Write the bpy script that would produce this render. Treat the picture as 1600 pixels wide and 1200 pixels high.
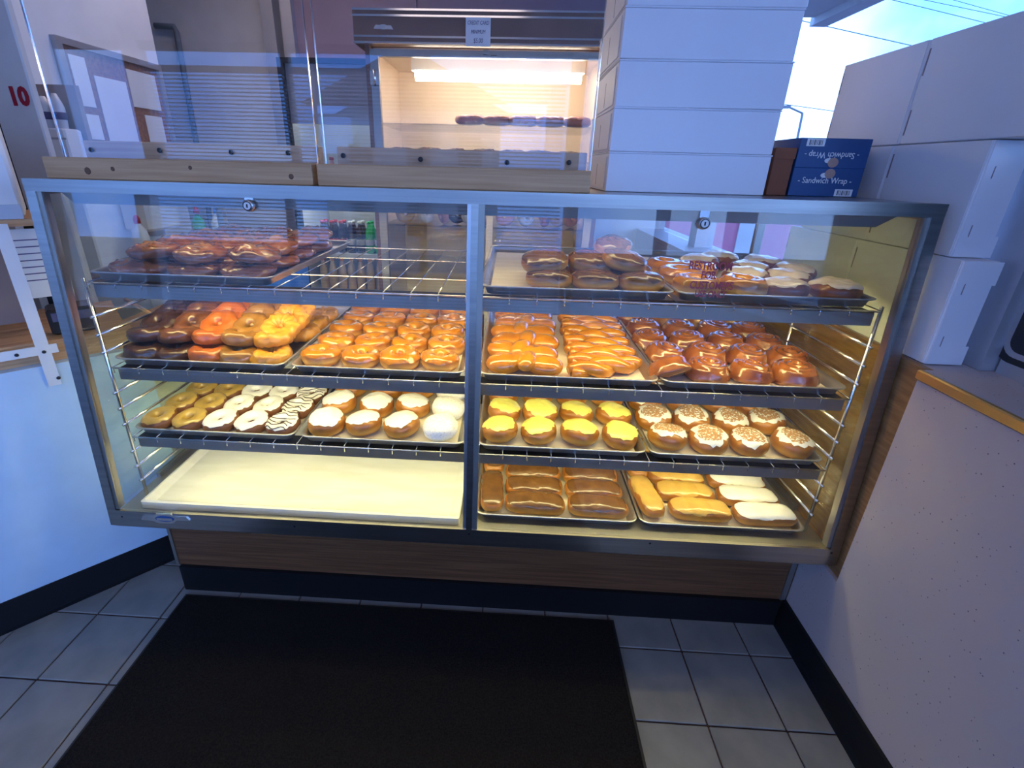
import bpy, math, random
from math import sin, cos, pi, radians, sqrt
from mathutils import Vector, Matrix, noise
random.seed(7)
for o in list(bpy.data.objects): bpy.data.objects.remove(o)
SC = bpy.context.scene
COL = SC.collection

# ------------------------------------------------------------------ camera
F, CX, CY = 727.9, 761.5, 550.1
CAM = Vector((1.0522, -1.0091, 1.3450))
YAW, PIT, ROL = radians(-2.24), radians(21.54), radians(1.51)
_r = Vector((cos(YAW), -sin(YAW), 0)); _f = Vector((sin(YAW), cos(YAW), 0)); _u = Vector((0, 0, 1))
FW = _f*cos(PIT) - _u*sin(PIT); UP0 = _u*cos(PIT) + _f*sin(PIT)
RT = _r*cos(ROL) + UP0*sin(ROL); UP = UP0*cos(ROL) - _r*sin(ROL)
cd = bpy.data.cameras.new('camera'); co = bpy.data.objects.new('camera', cd); COL.objects.link(co)
co.matrix_world = Matrix(((RT.x, UP.x, -FW.x, CAM.x), (RT.y, UP.y, -FW.y, CAM.y), (RT.z, UP.z, -FW.z, CAM.z), (0, 0, 0, 1)))
cd.sensor_width = 36; cd.lens = F/1600*36; cd.clip_start = .02; cd.clip_end = 400
cd.shift_x = (800-CX)/1600; cd.shift_y = (CY-600)/1600
SC.camera = co
def at(x, y, ax, v):
    d = RT*((x-CX)/F) - UP*((y-CY)/F) + FW
    k = 'XYZ'.index(ax); return CAM + d*((v-CAM[k])/d[k])

# ------------------------------------------------------------------ world, exposure
SC.view_settings.view_transform = 'Standard'; SC.view_settings.look = 'None'
SC.view_settings.gamma = 1; SC.view_settings.use_curve_mapping = False
SC.view_settings.exposure = 0.66
W = bpy.data.worlds.new('sky'); SC.world = W; W.use_nodes = True
nt = W.node_tree; nt.nodes.clear()
wo = nt.nodes.new('ShaderNodeOutputWorld'); bg = nt.nodes.new('ShaderNodeBackground')
tc = nt.nodes.new('ShaderNodeTexCoord'); nz = nt.nodes.new('ShaderNodeTexNoise')
nz.inputs['Scale'].default_value = 2.6; nz.inputs['Detail'].default_value = 5
cr = nt.nodes.new('ShaderNodeValToRGB')
cr.color_ramp.elements[0].position = .40; cr.color_ramp.elements[0].color = (.085, .28, .98, 1)
cr.color_ramp.elements[1].position = .66; cr.color_ramp.elements[1].color = (.42, .66, 1.12, 1)
nt.links.new(tc.outputs['Generated'], nz.inputs['Vector']); nt.links.new(nz.outputs['Fac'], cr.inputs['Fac'])
nt.links.new(cr.outputs['Color'], bg.inputs['Color']); bg.inputs['Strength'].default_value = 3.6
nt.links.new(bg.outputs[0], wo.inputs[0])

# ------------------------------------------------------------------ materials
M = {}
def mat(name, c, rough=.5, metal=0, c2=None, nscale=8, coat=0, bump=0, bscale=60, emit=None, es=0, stretch=None, lo=.35, hi=.65, spec=.5, sss=0):
    m = bpy.data.materials.new(name); m.use_nodes = True; t = m.node_tree; b = t.nodes['Principled BSDF']
    b.inputs['Base Color'].default_value = (*c, 1); b.inputs['Roughness'].default_value = rough
    b.inputs['Metallic'].default_value = metal; b.inputs['Coat Weight'].default_value = coat
    b.inputs['Coat Roughness'].default_value = .12; b.inputs['Specular IOR Level'].default_value = spec
    co_ = t.nodes.new('ShaderNodeTexCoord'); mp = t.nodes.new('ShaderNodeMapping')
    t.links.new(co_.outputs['Object'], mp.inputs['Vector'])
    if stretch: mp.inputs['Scale'].default_value = stretch
    n = t.nodes.new('ShaderNodeTexNoise'); n.inputs['Scale'].default_value = nscale; n.inputs['Detail'].default_value = 4
    t.links.new(mp.outputs[0], n.inputs['Vector'])
    if c2 is None: c2 = tuple(v*.93 for v in c)
    r = t.nodes.new('ShaderNodeValToRGB')
    r.color_ramp.elements[0].position = lo; r.color_ramp.elements[1].position = hi
    r.color_ramp.elements[0].color = (*c, 1); r.color_ramp.elements[1].color = (*c2, 1)
    t.links.new(n.outputs['Fac'], r.inputs['Fac']); t.links.new(r.outputs['Color'], b.inputs['Base Color'])
    if bump:
        n2 = t.nodes.new('ShaderNodeTexNoise'); n2.inputs['Scale'].default_value = bscale
        t.links.new(mp.outputs[0], n2.inputs['Vector'])
        bp = t.nodes.new('ShaderNodeBump'); bp.inputs['Strength'].default_value = bump; bp.inputs['Distance'].default_value = .004
        t.links.new(n2.outputs['Fac'], bp.inputs['Height']); t.links.new(bp.outputs['Normal'], b.inputs['Normal'])
    if emit:
        b.inputs['Emission Color'].default_value = (*emit, 1); b.inputs['Emission Strength'].default_value = es
    M[name] = m; return m
def glass(name, tint=(.97, .985, 1), f0=.045, rough=0.0):
    m = bpy.data.materials.new(name); m.use_nodes = True; t = m.node_tree; t.nodes.clear()
    N = t.nodes.new; L = t.links.new
    o = N('ShaderNodeOutputMaterial'); mx = N('ShaderNodeMixShader'); tr = N('ShaderNodeBsdfTransparent'); gl = N('ShaderNodeBsdfGlossy')
    tr.inputs['Color'].default_value = (*tint, 1); gl.inputs['Roughness'].default_value = rough
    g = N('ShaderNodeNewGeometry'); dt_ = N('ShaderNodeVectorMath'); dt_.operation = 'DOT_PRODUCT'
    L(g.outputs['Normal'], dt_.inputs[0]); L(g.outputs['Incoming'], dt_.inputs[1])
    def mth(op, *args):
        n = N('ShaderNodeMath'); n.operation = op
        for i, v in enumerate(args):
            if isinstance(v, (int, float)): n.inputs[i].default_value = v
            else: L(v, n.inputs[i])
        return n.outputs[0]
    c = mth('ABSOLUTE', dt_.outputs['Value']); k = mth('POWER', mth('SUBTRACT', 1.0, c), 5.0)   # Schlick, the same from both sides
    L(mth('ADD', f0, mth('MULTIPLY', k, 1-f0)), mx.inputs[0]); L(tr.outputs[0], mx.inputs[1]); L(gl.outputs[0], mx.inputs[2])
    L(mx.outputs[0], o.inputs[0]); M[name] = m; return m
glass('glass'); glass('glass_green', (.93, .98, .96)); glass('acrylic', (.97, .98, 1), .04)
mat('steel', (.46, .44, .41), .30, 1, (.36, .345, .33), 3, stretch=(1, 30, 30), lo=.3, hi=.7)
mat('steel_dull', (.40, .38, .35), .42, .9, (.33, .315, .29), 6)
mat('chrome', (.82, .83, .85), .12, 1)
mat('alu_pan', (.60, .60, .61), .34, .9, (.50, .50, .51), 14)
mat('paper', (.86, .80, .70), .8, c2=(.80, .72, .60), nscale=6)
mat('deck_white', (.84, .84, .78), .55, c2=(.74, .74, .66), nscale=5, stretch=(1, 5, 1))
mat('white_paper', (.82, .82, .84), .75)
mat('carton', (.80, .79, .82), .6, c2=(.76, .75, .79), nscale=4)
mat('carton_inside', (.30, .25, .27), .8)
mat('wall_white', (.82, .82, .84), .6)
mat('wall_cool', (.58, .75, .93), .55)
mat('wall_grey', (.66, .64, .64), .7)
mat('lamp_ceiling', (1, .95, .9), .5, emit=(1, .78, .66), es=2.4)
mat('lamp_ceiling_dim', (1, .95, .9), .5, emit=(1, .78, .66), es=1.3)
mat('wall_mauve', (.30, .22, .29), .7)
mat('wall_pink', (.62, .16, .24), .6)
mat('ceiling_white', (.82, .81, .80), .8)
mat('base_black', (.007, .007, .009), .6, spec=.25)
mat('grout', (.10, .055, .05), .9, c2=(.06, .035, .035), nscale=20)
mat('tile', (.255, .24, .225), .42, c2=(.19, .185, .18), nscale=9, bump=.05, bscale=30)
mat('rug', (.010, .008, .008), .95, c2=(.022, .018, .015), nscale=220, bump=.9, bscale=500, spec=.1)
mat('rubber', (.012, .012, .013), .6)
mat('wood_oak', (.20, .085, .035), .5, c2=(.115, .045, .018), nscale=5, stretch=(1, 14, 40))
mat('wood_panel', (.36, .19, .07), .5, c2=(.25, .12, .045), nscale=5, stretch=(3, 3, 20))
mat('wood_pine', (.62, .37, .19), .55, c2=(.48, .26, .12), nscale=4, stretch=(1, 10, 30), bump=.1)
mat('wood_knot', (.16, .07, .035), .6)
mat('brown_card', (.26, .075, .03), .7)
mat('brown_panel', (.33, .23, .20), .6)
mat('cork', (.36, .17, .10), .9, c2=(.24, .11, .07), nscale=60)
mat('blue_card', (.012, .075, .24), .45, c2=(.010, .06, .20))
mat('print_white', (.80, .82, .85), .6)
mat('print_skin', (.45, .27, .22), .6)
mat('ink_red', (.36, .008, .03), .5)
mat('ink_blue', (.10, .10, .22), .6)
mat('ink_black', (.02, .02, .03), .6)
mat('reflection_red', (.36, .05, .07), .6)
mat('gold_trim', (.62, .38, .13), .35, .55)
mat('frame_alu', (.46, .45, .48), .42, .45)
mat('black', (.015, .015, .018), .4)
mat('dark_brown', (.060, .042, .038), .4)
mat('cab_brown', (.21, .115, .085), .45, c2=(.17, .09, .07))
mat('cab_inside', (.80, .64, .46), .6)
mat('blue_plastic', (.05, .22, .65), .4)
mat('lamp_shelf', (1, .95, .75), .5, emit=(1, .87, .40), es=19)
mat('lamp_shelf_dim', (1, .9, .7), .5, emit=(1, .78, .33), es=26)
mat('lamp_top', (1, .95, .75), .5, emit=(1, .80, .40), es=13)
mat('lamp_cabinet', (1, .97, .9), .5, emit=(1, .86, .66), es=16)
mat('lamp_cooler', (1, 1, 1), .5, emit=(.9, 1, .95), es=6)
mat('bottle_green', (.02, .42, .10), .12, coat=.5)
mat('bottle_cola', (.035, .012, .012), .12, coat=.5)
mat('cap_red', (.55, .01, .02), .35)
mat('label_red', (.55, .02, .03), .4)
mat('label_silver', (.6, .58, .58), .35)
mat('juice', (.78, .56, .34), .3, coat=.4)
mat('cap_orange', (.80, .26, .03), .35)
mat('asphalt', (.10, .10, .11), .9)
mat('stucco', (.62, .60, .58), .8)
mat('roofing', (.12, .11, .11), .8)
mat('pole_grey', (.16, .17, .19), .6)
mat('blind', (.80, .80, .82), .5)
t = M['blind'].node_tree; tl = t.nodes.new('ShaderNodeBsdfTranslucent'); tl.inputs['Color'].default_value = (.8, .8, .82, 1); mxs = t.nodes.new('ShaderNodeMixShader'); mxs.inputs[0].default_value = .55
t.links.new(t.nodes['Principled BSDF'].outputs[0], mxs.inputs[1]); t.links.new(tl.outputs[0], mxs.inputs[2]); t.links.new(mxs.outputs[0], t.nodes['Material Output'].inputs[0])
mat('cup_clear', (.72, .74, .80), .2)
# speckled laminate for the pony wall
m = mat('laminate', (.60, .47, .46), .5)
t = m.node_tree; b = t.nodes['Principled BSDF']
oc = t.nodes.new('ShaderNodeTexCoord'); vo = t.nodes.new('ShaderNodeTexVoronoi'); vo.inputs['Scale'].default_value = 75
vo.feature = 'F1'
rp = t.nodes.new('ShaderNodeValToRGB'); rp.color_ramp.elements[0].position = .07; rp.color_ramp.elements[0].color = (.10, .08, .11, 1)
rp.color_ramp.elements[1].position = .13; rp.color_ramp.elements[1].color = (.56, .47, .46, 1)
nn = t.nodes.new('ShaderNodeTexNoise'); nn.inputs['Scale'].default_value = 18
rr = t.nodes.new('ShaderNodeValToRGB'); rr.color_ramp.elements[0].position = .42; rr.color_ramp.elements[1].position = .5
mx = t.nodes.new('ShaderNodeMix'); mx.data_type = 'RGBA'; mx.inputs['A'].default_value = (.56, .47, .46, 1)
t.links.new(oc.outputs['Object'], vo.inputs['Vector']); t.links.new(vo.outputs['Distance'], rp.inputs['Fac'])
t.links.new(oc.outputs['Object'], nn.inputs['Vector']); t.links.new(nn.outputs['Fac'], rr.inputs['Fac'])
t.links.new(rr.outputs['Color'], mx.inputs['Factor']); t.links.new(rp.outputs['Color'], mx.inputs['B'])
t.links.new(mx.outputs['Result'], b.inputs['Base Color'])
# pastries
def dough(name, c, c2, band=None, h=.04, rough=.38, coat=.35, bump=.25, bs=45):
    m = mat(name, c, rough, 0, c2, 28, coat, bump, bs)
    if band:
        t = m.node_tree; b = t.nodes['Principled BSDF']; src = b.inputs['Base Color'].links[0].from_socket
        tc_ = t.nodes.new('ShaderNodeTexCoord'); sp = t.nodes.new('ShaderNodeSeparateXYZ'); t.links.new(tc_.outputs['Object'], sp.inputs[0])
        mr = t.nodes.new('ShaderNodeMath'); mr.operation = 'DIVIDE'; mr.inputs[1].default_value = h; t.links.new(sp.outputs['Z'], mr.inputs[0])
        rp_ = t.nodes.new('ShaderNodeValToRGB'); e = rp_.color_ramp.elements
        e[0].position = .18; e[0].color = (0, 0, 0, 1); e[1].position = .60; e[1].color = (0, 0, 0, 1)
        k = e.new(.36); k.color = (1, 1, 1, 1)
        t.links.new(mr.outputs[0], rp_.inputs['Fac'])
        mx_ = t.nodes.new('ShaderNodeMix'); mx_.data_type = 'RGBA'; mx_.inputs['B'].default_value = (*band, 1)
        t.links.new(rp_.outputs['Color'], mx_.inputs['Factor']); t.links.new(src, mx_.inputs['A']); t.links.new(mx_.outputs['Result'], b.inputs['Base Color'])
    return m
dough('d_glazed', (.50, .185, .018), (.38, .125, .012), (.72, .42, .11), .045)
dough('d_glaze', (.68, .27, .012), (.50, .165, .009), None, rough=.14, coat=1, bump=.35)
dough('d_bun', (.44, .165, .016), (.30, .10, .010), (.56, .28, .05), .055)
dough('d_roll', (.36, .115, .018), (.19, .048, .010), None, rough=.18, coat=1, bump=.5)
dough('d_cinnamon', (.10, .03, .012), (.22, .085, .03), None, rough=.2, coat=.8)
dough('d_rollglaze', (.46, .22, .09), (.36, .15, .05), None, rough=.14, coat=.9)
dough('d_choc', (.035, .014, .009), (.06, .025, .014), None, rough=.3, coat=.6, bump=.6)
dough('d_brown', (.17, .06, .018), (.10, .035, .012), None, rough=.3, coat=.6, bump=.5)
dough('d_orange', (.50, .135, .016), (.38, .09, .010), None, rough=.3, coat=.5, bump=.4)
dough('d_mustard', (.34, .165, .025), (.22, .10, .016), None, rough=.28, coat=.6, bump=.4)
dough('d_yellow', (.72, .35, .035), (.60, .26, .025), None, rough=.35, coat=.4, bump=.3)
dough('d_cake', (.23, .085, .025), (.16, .055, .016), None, rough=.5, coat=.1)
dough('d_fritter', (.42, .15, .05), (.24, .07, .025), None, rough=.25, coat=.8, bump=.9, bs=60)
dough('d_iced_brown', (.26, .085, .035), (.20, .06, .025), None, rough=.35, coat=.3)
dough('i_white', (.88, .86, .80), (.82, .80, .73), None, rough=.35, coat=.3, bump=.1)
dough('i_yellow', (.84, .77, .17), (.80, .71, .14), None, rough=.35, coat=.3, bump=.1)
dough('i_maple', (.50, .33, .075), (.42, .26, .055), None, rough=.28, coat=.5, bump=.08)
dough('i_maple_light', (.64, .40, .095), (.56, .33, .075), None, rough=.28, coat=.5, bump=.08)
dough('i_choc', (.17, .075, .022), (.12, .05, .015), None, rough=.24, coat=.5, bump=.12)
dough('i_cream', (.72, .63, .50), (.62, .50, .36), None, rough=.28, coat=.5, bump=.2)
dough('i_drizzle', (.07, .03, .02), (.055, .025, .015), None, rough=.25, coat=.6)
mat('i_sugar', (.88, .87, .84), .9, c2=(.62, .55, .46), nscale=230, lo=.52, hi=.72, bump=.3, bscale=200)
mat('i_cinnamon_white', (.87, .85, .78), .6)
mat('i_dust', (.36, .17, .055), .9, c2=(.46, .26, .12), nscale=300)
t = M['i_dust'].node_tree; n_ = t.nodes.new('ShaderNodeTexNoise'); n_.inputs['Scale'].default_value = 190; n_.inputs['Detail'].default_value = 3; c_ = t.nodes.new('ShaderNodeTexCoord'); r_ = t.nodes.new('ShaderNodeValToRGB')
r_.color_ramp.elements[0].position = .40; r_.color_ramp.elements[1].position = .50
t.links.new(c_.outputs['Object'], n_.inputs['Vector']); t.links.new(n_.outputs['Fac'], r_.inputs['Fac']); t.links.new(r_.outputs['Color'], t.nodes['Principled BSDF'].inputs['Alpha'])
mat('i_pink', (.75, .35, .33), .3, coat=.5)

# ------------------------------------------------------------------ geometry helpers
class MB:
    def __init__(s): s.v = []; s.f = []; s.mi = []
    def add(s, vs, fs, mi=0):
        n = len(s.v); s.v += [tuple(p) for p in vs]; s.f += [tuple(i+n for i in f) for f in fs]; s.mi += [mi]*len(fs); return s
    def box(s, x0, x1, y0, y1, z0, z1, mi=0):
        if x0 > x1: x0, x1 = x1, x0
        if y0 > y1: y0, y1 = y1, y0
        if z0 > z1: z0, z1 = z1, z0
        vs = [(x0,y0,z0),(x1,y0,z0),(x1,y1,z0),(x0,y1,z0),(x0,y0,z1),(x1,y0,z1),(x1,y1,z1),(x0,y1,z1)]
        return s.add(vs, [(3,2,1,0),(4,5,6,7),(0,1,5,4),(1,2,6,5),(2,3,7,6),(3,0,4,7)], mi)
    def cbox(s, x0, x1, y0, y1, z0, z1, c=.003):
        # box with chamfered vertical + horizontal edges
        rings = []
        def ring(i, z): return [(x0+i+c,y0+i,z),(x1-i-c,y0+i,z),(x1-i,y0+i+c,z),(x1-i,y1-i-c,z),(x1-i-c,y1-i,z),(x0+i+c,y1-i,z),(x0+i,y1-i-c,z),(x0+i,y0+i+c,z)]
        return s.loft([ring(c, z0), ring(0, z0+c), ring(0, z1-c), ring(c, z1)], True)
    def loft(s, rings, caps=False, closed=True):
        n = len(rings[0]); vs = [p for r in rings for p in r]; fs = []
        for k in range(len(rings)-1):
            for i in range(n if closed else n-1):
                j = (i+1) % n; fs.append((k*n+i, k*n+j, (k+1)*n+j, (k+1)*n+i))
        if caps: fs += [tuple(reversed(range(n))), tuple(range((len(rings)-1)*n, len(rings)*n))]
        return s.add(vs, fs)
    def tube(s, pts, r, n=8, caps=True):
        pts = [Vector(p) for p in pts]; rings = []; prev = None
        for i, p in enumerate(pts):
            d = (pts[min(i+1, len(pts)-1)] - pts[max(i-1, 0)]).normalized()
            a = Vector((0, 0, 1)) if abs(d.z) < .9 else Vector((1, 0, 0))
            if prev is None: e1 = d.cross(a).normalized()
            else: e1 = (prev - d*prev.dot(d)).normalized()
            prev = e1; e2 = d.cross(e1)
            rr = r(i/(len(pts)-1)) if callable(r) else r
            rings.append([p + (e1*cos(2*pi*k/n) + e2*sin(2*pi*k/n))*rr for k in range(n)])
        return s.loft(rings, caps)
    def extx(s, prof, x0, x1):   # profile (y,z) CCW extruded along X
        return s.loft([[(x0, y, z) for y, z in prof], [(x1, y, z) for y, z in prof]], True)
    def exty(s, prof, y0, y1):   # profile (x,z)
        return s.loft([[(x, y0, z) for x, z in prof], [(x, y1, z) for x, z in prof]], True)
    def lathe(s, prof, n=16, c=(0, 0, 0)):
        return s.loft([[(c[0]+r*cos(2*pi*k/n), c[1]+r*sin(2*pi*k/n), c[2]+z) for k in range(n)] for r, z in prof], True)
    def shift(s, d): s.v = [(a+d[0], b+d[1], c+d[2]) for a, b, c in s.v]; return s
    def mesh(s, name, m, smooth=False):
        me = bpy.data.meshes.new(name); me.from_pydata(s.v, [], s.f); me.update()
        import bmesh
        bm = bmesh.new(); bm.from_mesh(me); bmesh.ops.recalc_face_normals(bm, faces=bm.faces); bm.to_mesh(me); bm.free()
        if isinstance(m, str): m = [m]
        for k in m: me.materials.append(M[k])
        if len(m) > 1: me.polygons.foreach_set('material_index', s.mi)
        if smooth: me.polygons.foreach_set('use_smooth', [True]*len(me.polygons))
        return me
def link(name, data, parent=None):
    o = bpy.data.objects.new(name, data); COL.objects.link(o)
    if parent: o.parent = parent
    return o
def wloc(o):
    l = Vector((0, 0, 0))
    while o: l += o.location; o = o.parent
    return l
def part(name, mb, m, parent, smooth=False, local=False):
    """mesh given in world space (or in the parent's space when local)"""
    if not local: mb.shift(-wloc(parent))
    return link(name, mb.mesh(name, m, smooth), parent)
def tag(o, label, cat, group=None):
    o['label'] = label; o['category'] = cat
    if group: o['group'] = group
    return o
def thing(name, label, cat, loc=(0, 0, 0), group=None, rz=0):
    o = bpy.data.objects.new(name, None); COL.objects.link(o); o.location = loc; o.rotation_euler[2] = rz
    o.empty_display_size = .05; return tag(o, label, cat, group)
def solo(name, mb, m, label, cat, group=None, smooth=False, base=None):
    """a thing that is one mesh, origin at its base"""
    xs = [v[0] for v in mb.v]; ys = [v[1] for v in mb.v]; zs = [v[2] for v in mb.v]
    base = base or ((min(xs)+max(xs))/2, (min(ys)+max(ys))/2, min(zs))
    mb.shift((-base[0], -base[1], -base[2])); o = link(name, mb.mesh(name, m, smooth)); o.location = base
    return tag(o, label, cat, group)
def struct(name, mb, m, parent=None, smooth=False):
    if parent: mb.shift(-wloc(parent))
    o = link(name, mb.mesh(name, m, smooth), parent)
    if not parent: o['kind'] = 'structure'
    return o
def text_mesh(txt, size, m, depth=.0004, align='CENTER', shear=0, spacing=1, bold=0):
    c = bpy.data.curves.new('txt', 'FONT'); c.body = txt; c.size = size; c.align_x = align; c.align_y = 'CENTER'; c.extrude = depth; c.shear = shear; c.space_character = spacing; c.resolution_u = 3; c.offset = bold
    o = bpy.data.objects.new('txt', c); COL.objects.link(o); dg = bpy.context.evaluated_depsgraph_get()
    me = bpy.data.meshes.new_from_object(o.evaluated_get(dg)); bpy.data.objects.remove(o); bpy.data.curves.remove(c)
    me.materials.clear(); me.materials.append(M[m]); return me
def put_text(name, txt, size, m, parent, loc, rot=(pi/2, 0, 0), sx=1, **k):
    o = link(name, text_mesh(txt, size, m, **k), parent); o.location = Vector(loc) - (wloc(parent) if parent else Vector()); o.rotation_euler = rot; o.scale = (sx, 1, 1); return o
def clone(o, loc, rz=None, rot=None, sc=None, label=None, group=None):
    c = o.copy(); COL.objects.link(c); c.location = loc
    if rot is not None: c.rotation_euler = rot
    elif rz is not None: c.rotation_euler = (0, 0, rz)
    if sc: c.scale = (sc, sc, sc)
    if label: c['label'] = label
    if group: c['group'] = group
    def rec(a, b):
        for ch in a.children:
            d = ch.copy(); COL.objects.link(d); d.parent = b; rec(ch, d)
    rec(o, c); return c

# ------------------------------------------------------------------ the room
S = .2032
fl = MB().box(-2.6, 2.2, -2.5, 3.0, -.12, -.006)
floor = struct('floor', fl, 'grout')
tile_meshes = {}
def tile(i0, i1, j0, j1):
    g = .0022; mb = MB().cbox(i0+g, i1-g, j0+g, j1-g, -.006, 0, .0018)
    k = (round(i1-i0, 3), round(j1-j0, 3))
    cx_, cy_ = (i0+i1)/2, (j0+j1)/2
    if k not in tile_meshes: tile_meshes[k] = mb.shift((-cx_, -cy_, 0)).mesh('tile', 'tile')
    o = link('tile', tile_meshes[k], floor); o.location = (cx_, cy_, 0)
for i in range(-8, 10):
    for j in range(-7, 2):
        x0, x1, y0, y1 = i*S, (i+1)*S, j*S, (j+1)*S
        x1 = min(x1, 1.97); y1 = min(y1, .3)
        if x0-y1 < -.36-.06 and x1-y0 < -.36-.0: continue
        if x1-x0 > .01 and y1 > y0: tile(x0, x1, y0, y1)
mb = MB().box(-2.6, 2.2, .3, 3.0, -.005, 0); back_floor = struct('floor_back', mb, 'asphalt')
# ceiling
struct('ceiling', MB().box(-2.6, 2.4, -2.6, 3.1, 2.75, 2.85), 'ceiling_white')
# right pony wall with sill
wr = struct('wall_right', MB().box(1.972, 2.25, -2.5, -.022, 0, .93).box(1.972, 2.25, -.022, .118, 0, .33).box(2.0, 2.25, -.022, 3.0, 0, .93), 'laminate')
struct('window_sill', MB().box(1.975, 2.25, -2.5, -.022, .931, .955).box(2.0, 2.25, -.022, 3.0, .931, .955), 'laminate', wr)
struct('edge_strip', MB().cbox(1.962, 1.975, -2.5, -.022, .934, .957, .003), 'gold_trim', wr)
struct('end_panel', MB().box(1.984, 1.9995, -.02, .95, 0, .955), 'wood_panel', wr)
bbr = struct('baseboard_right', MB().extx([(0, 0)], 0, 0) if False else MB().exty([(1.952, 0), (1.972, 0), (1.972, .102), (1.962, .102), (1.958, .02)], -2.5, .118), 'base_black')
# window over the sill
win = struct('window_1', MB().box(2.14, 2.22, -2.5, -2.42, .955, 2.6).box(2.14, 2.22, 2.9, 3.0, .955, 2.6).box(2.14, 2.22, -2.42, 2.9, 2.5, 2.75).box(2.13, 2.22, -2.42, -.02, .955, 1.0), 'frame_alu')
for y in (-1.2, .02, 1.75): struct('mullion', MB().box(2.10, 2.2, y-.035, y+.065, .956, 2.5), 'frame_alu', win)
struct('pane', MB().box(2.165, 2.171, -2.42, -.02, 1.0, 2.5), 'glass', win)
struct('pane', MB().box(2.165, 2.171, .09, 2.9, .956, 2.5), 'glass', win)
# left counter at 45 degrees
LA = radians(45); LO = Vector((-.119, .241, 0))
lc = bpy.data.objects.new('wall_left', None); COL.objects.link(lc); lc.location = LO; lc.rotation_euler[2] = LA; lc['kind'] = 'structure'
def lpart(name, mb, m, parent=None): return link(name, mb.mesh(name, m), parent or lc)
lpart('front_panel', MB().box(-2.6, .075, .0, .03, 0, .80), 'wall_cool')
lpart('counter_edge', MB().cbox(-2.6, .06, .03, .12, .79, .86, .004), 'wood_pine')
lpart('counter_top', MB().box(-2.6, .05, .12, .55, .80, .835), 'wood_pine')
bl = bpy.data.objects.new('baseboard_left', None); COL.objects.link(bl); bl.location = LO; bl.rotation_euler[2] = LA; bl['kind'] = 'structure'
lpart('board', MB().loft([[(-2.6, -.004, .10), (-2.6, -.018, .012), (-2.6, -.018, 0), (-2.6, 0, 0), (-2.6, 0, .10)], [(.05, -.004, .10), (.05, -.018, .012), (.05, -.018, 0), (.05, 0, 0), (.05, 0, .10)]], True), 'base_black', bl)
# low wall running back beside the case
wp = struct('wall_side', MB().box(-.20, -.115, .30, .86, 0, .80), 'wall_white')
struct('cap_board', MB().cbox(-.24, -.09, .30, .88, .80, .84, .003), 'wood_pine', wp)
# back room
wb = struct('wall_back', MB().box(-2.6, -.42, 2.6, 2.7, 0, 2.75).box(1.62, 2.2, 2.6, 2.7, 0, 2.75), 'wall_grey')
struct('mauve_panel', MB().box(-.42, .40, 2.55, 2.7, 0, 2.75).box(.405, 1.62, 2.56, 2.7, 0, 2.75), 'wall_mauve', wb)
wlb = struct('wall_far_left', MB().box(-2.6, -.80, -.2, -.1, .86, 2.75).box(-.9, -.80, .7, 1.70, 0, 2.75), 'wall_white')
struct('wall_outer', MB().box(-2.7, -2.6, -2.6, 3.0, 0, 2.75), 'wall_grey')
# front of the shop behind the camera
wf = struct('wall_front', MB().box(-2.6, 2.25, -2.6, -2.5, 0, .5).box(-2.6, 2.25, -2.6, -2.5, 2.15, 2.75).box(-2.6, -2.45, -2.6, -2.5, .5, 2.15).box(-1.86, -1.74, -2.6, -2.5, .5, 2.15).box(1.46, 1.56, -2.6, -2.5, .5, 2.15), 'wall_white')
w2 = struct('window_2', MB().box(-1.74, 1.46, -2.58, -2.52, .5, .55).box(-1.74, 1.46, -2.58, -2.52, 2.1, 2.15).box(-.68, -.62, -2.58, -2.52, .55, 2.1).box(.36, .42, -2.58, -2.52, .55, 2.1), 'frame_alu')
struct('pane', MB().box(-1.74, 1.46, -2.552, -2.548, .55, 2.1), 'glass', w2)
w3 = struct('window_3', MB().box(1.56, 2.25, -2.58, -2.52, .5, .55).box(1.56, 2.25, -2.58, -2.52, 2.1, 2.15).box(-2.45, -1.86, -2.58, -2.52, .5, .55).box(-2.45, -1.86, -2.58, -2.52, 2.1, 2.15), 'frame_alu')
struct('pane', MB().box(1.56, 2.25, -2.552, -2.548, .55, 2.1), 'glass', w3)
bli = thing('mini_blind', 'white horizontal mini blind hanging in the shopfront window', 'blind', (-.13, -2.47, .52))
part('head_rail', MB().box(-1.7, 1.42, -2.49, -2.45, 1.95, 1.99), 'blind', bli)
slat = MB().loft([[(-1.56, -.010, 0), (-1.56, 0, .003), (-1.56, .010, 0)], [(1.56, -.010, 0), (1.56, 0, .003), (1.56, .010, 0)]], False, False).mesh('slat', 'blind')
for k in range(54):
    o = link('slat', slat, bli); o.location = (-.01, 0, .02+k*.0262); o.rotation_euler[0] = radians(28)

for lab, x, y, lm in (('flat ceiling light panel over the customer area', .5, -1.35, 'lamp_ceiling_dim'), ('flat ceiling light panel over the back room', -.2, 1.5, 'lamp_ceiling')):
    t_ = thing('ceiling_light', lab, 'ceiling light', (x, y, 2.71))
    part('frame', MB().box(x-.64, x+.64, y-.34, y-.30, 2.715, 2.75).box(x-.64, x+.64, y+.30, y+.34, 2.715, 2.75).box(x-.64, x-.60, y-.30, y+.30, 2.715, 2.75).box(x+.60, x+.64, y-.30, y+.30, 2.715, 2.75), 'wall_white', t_)
    part('diffuser', MB().box(x-.60, x+.60, y-.30, y+.30, 2.725, 2.735), lm, t_)
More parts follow.
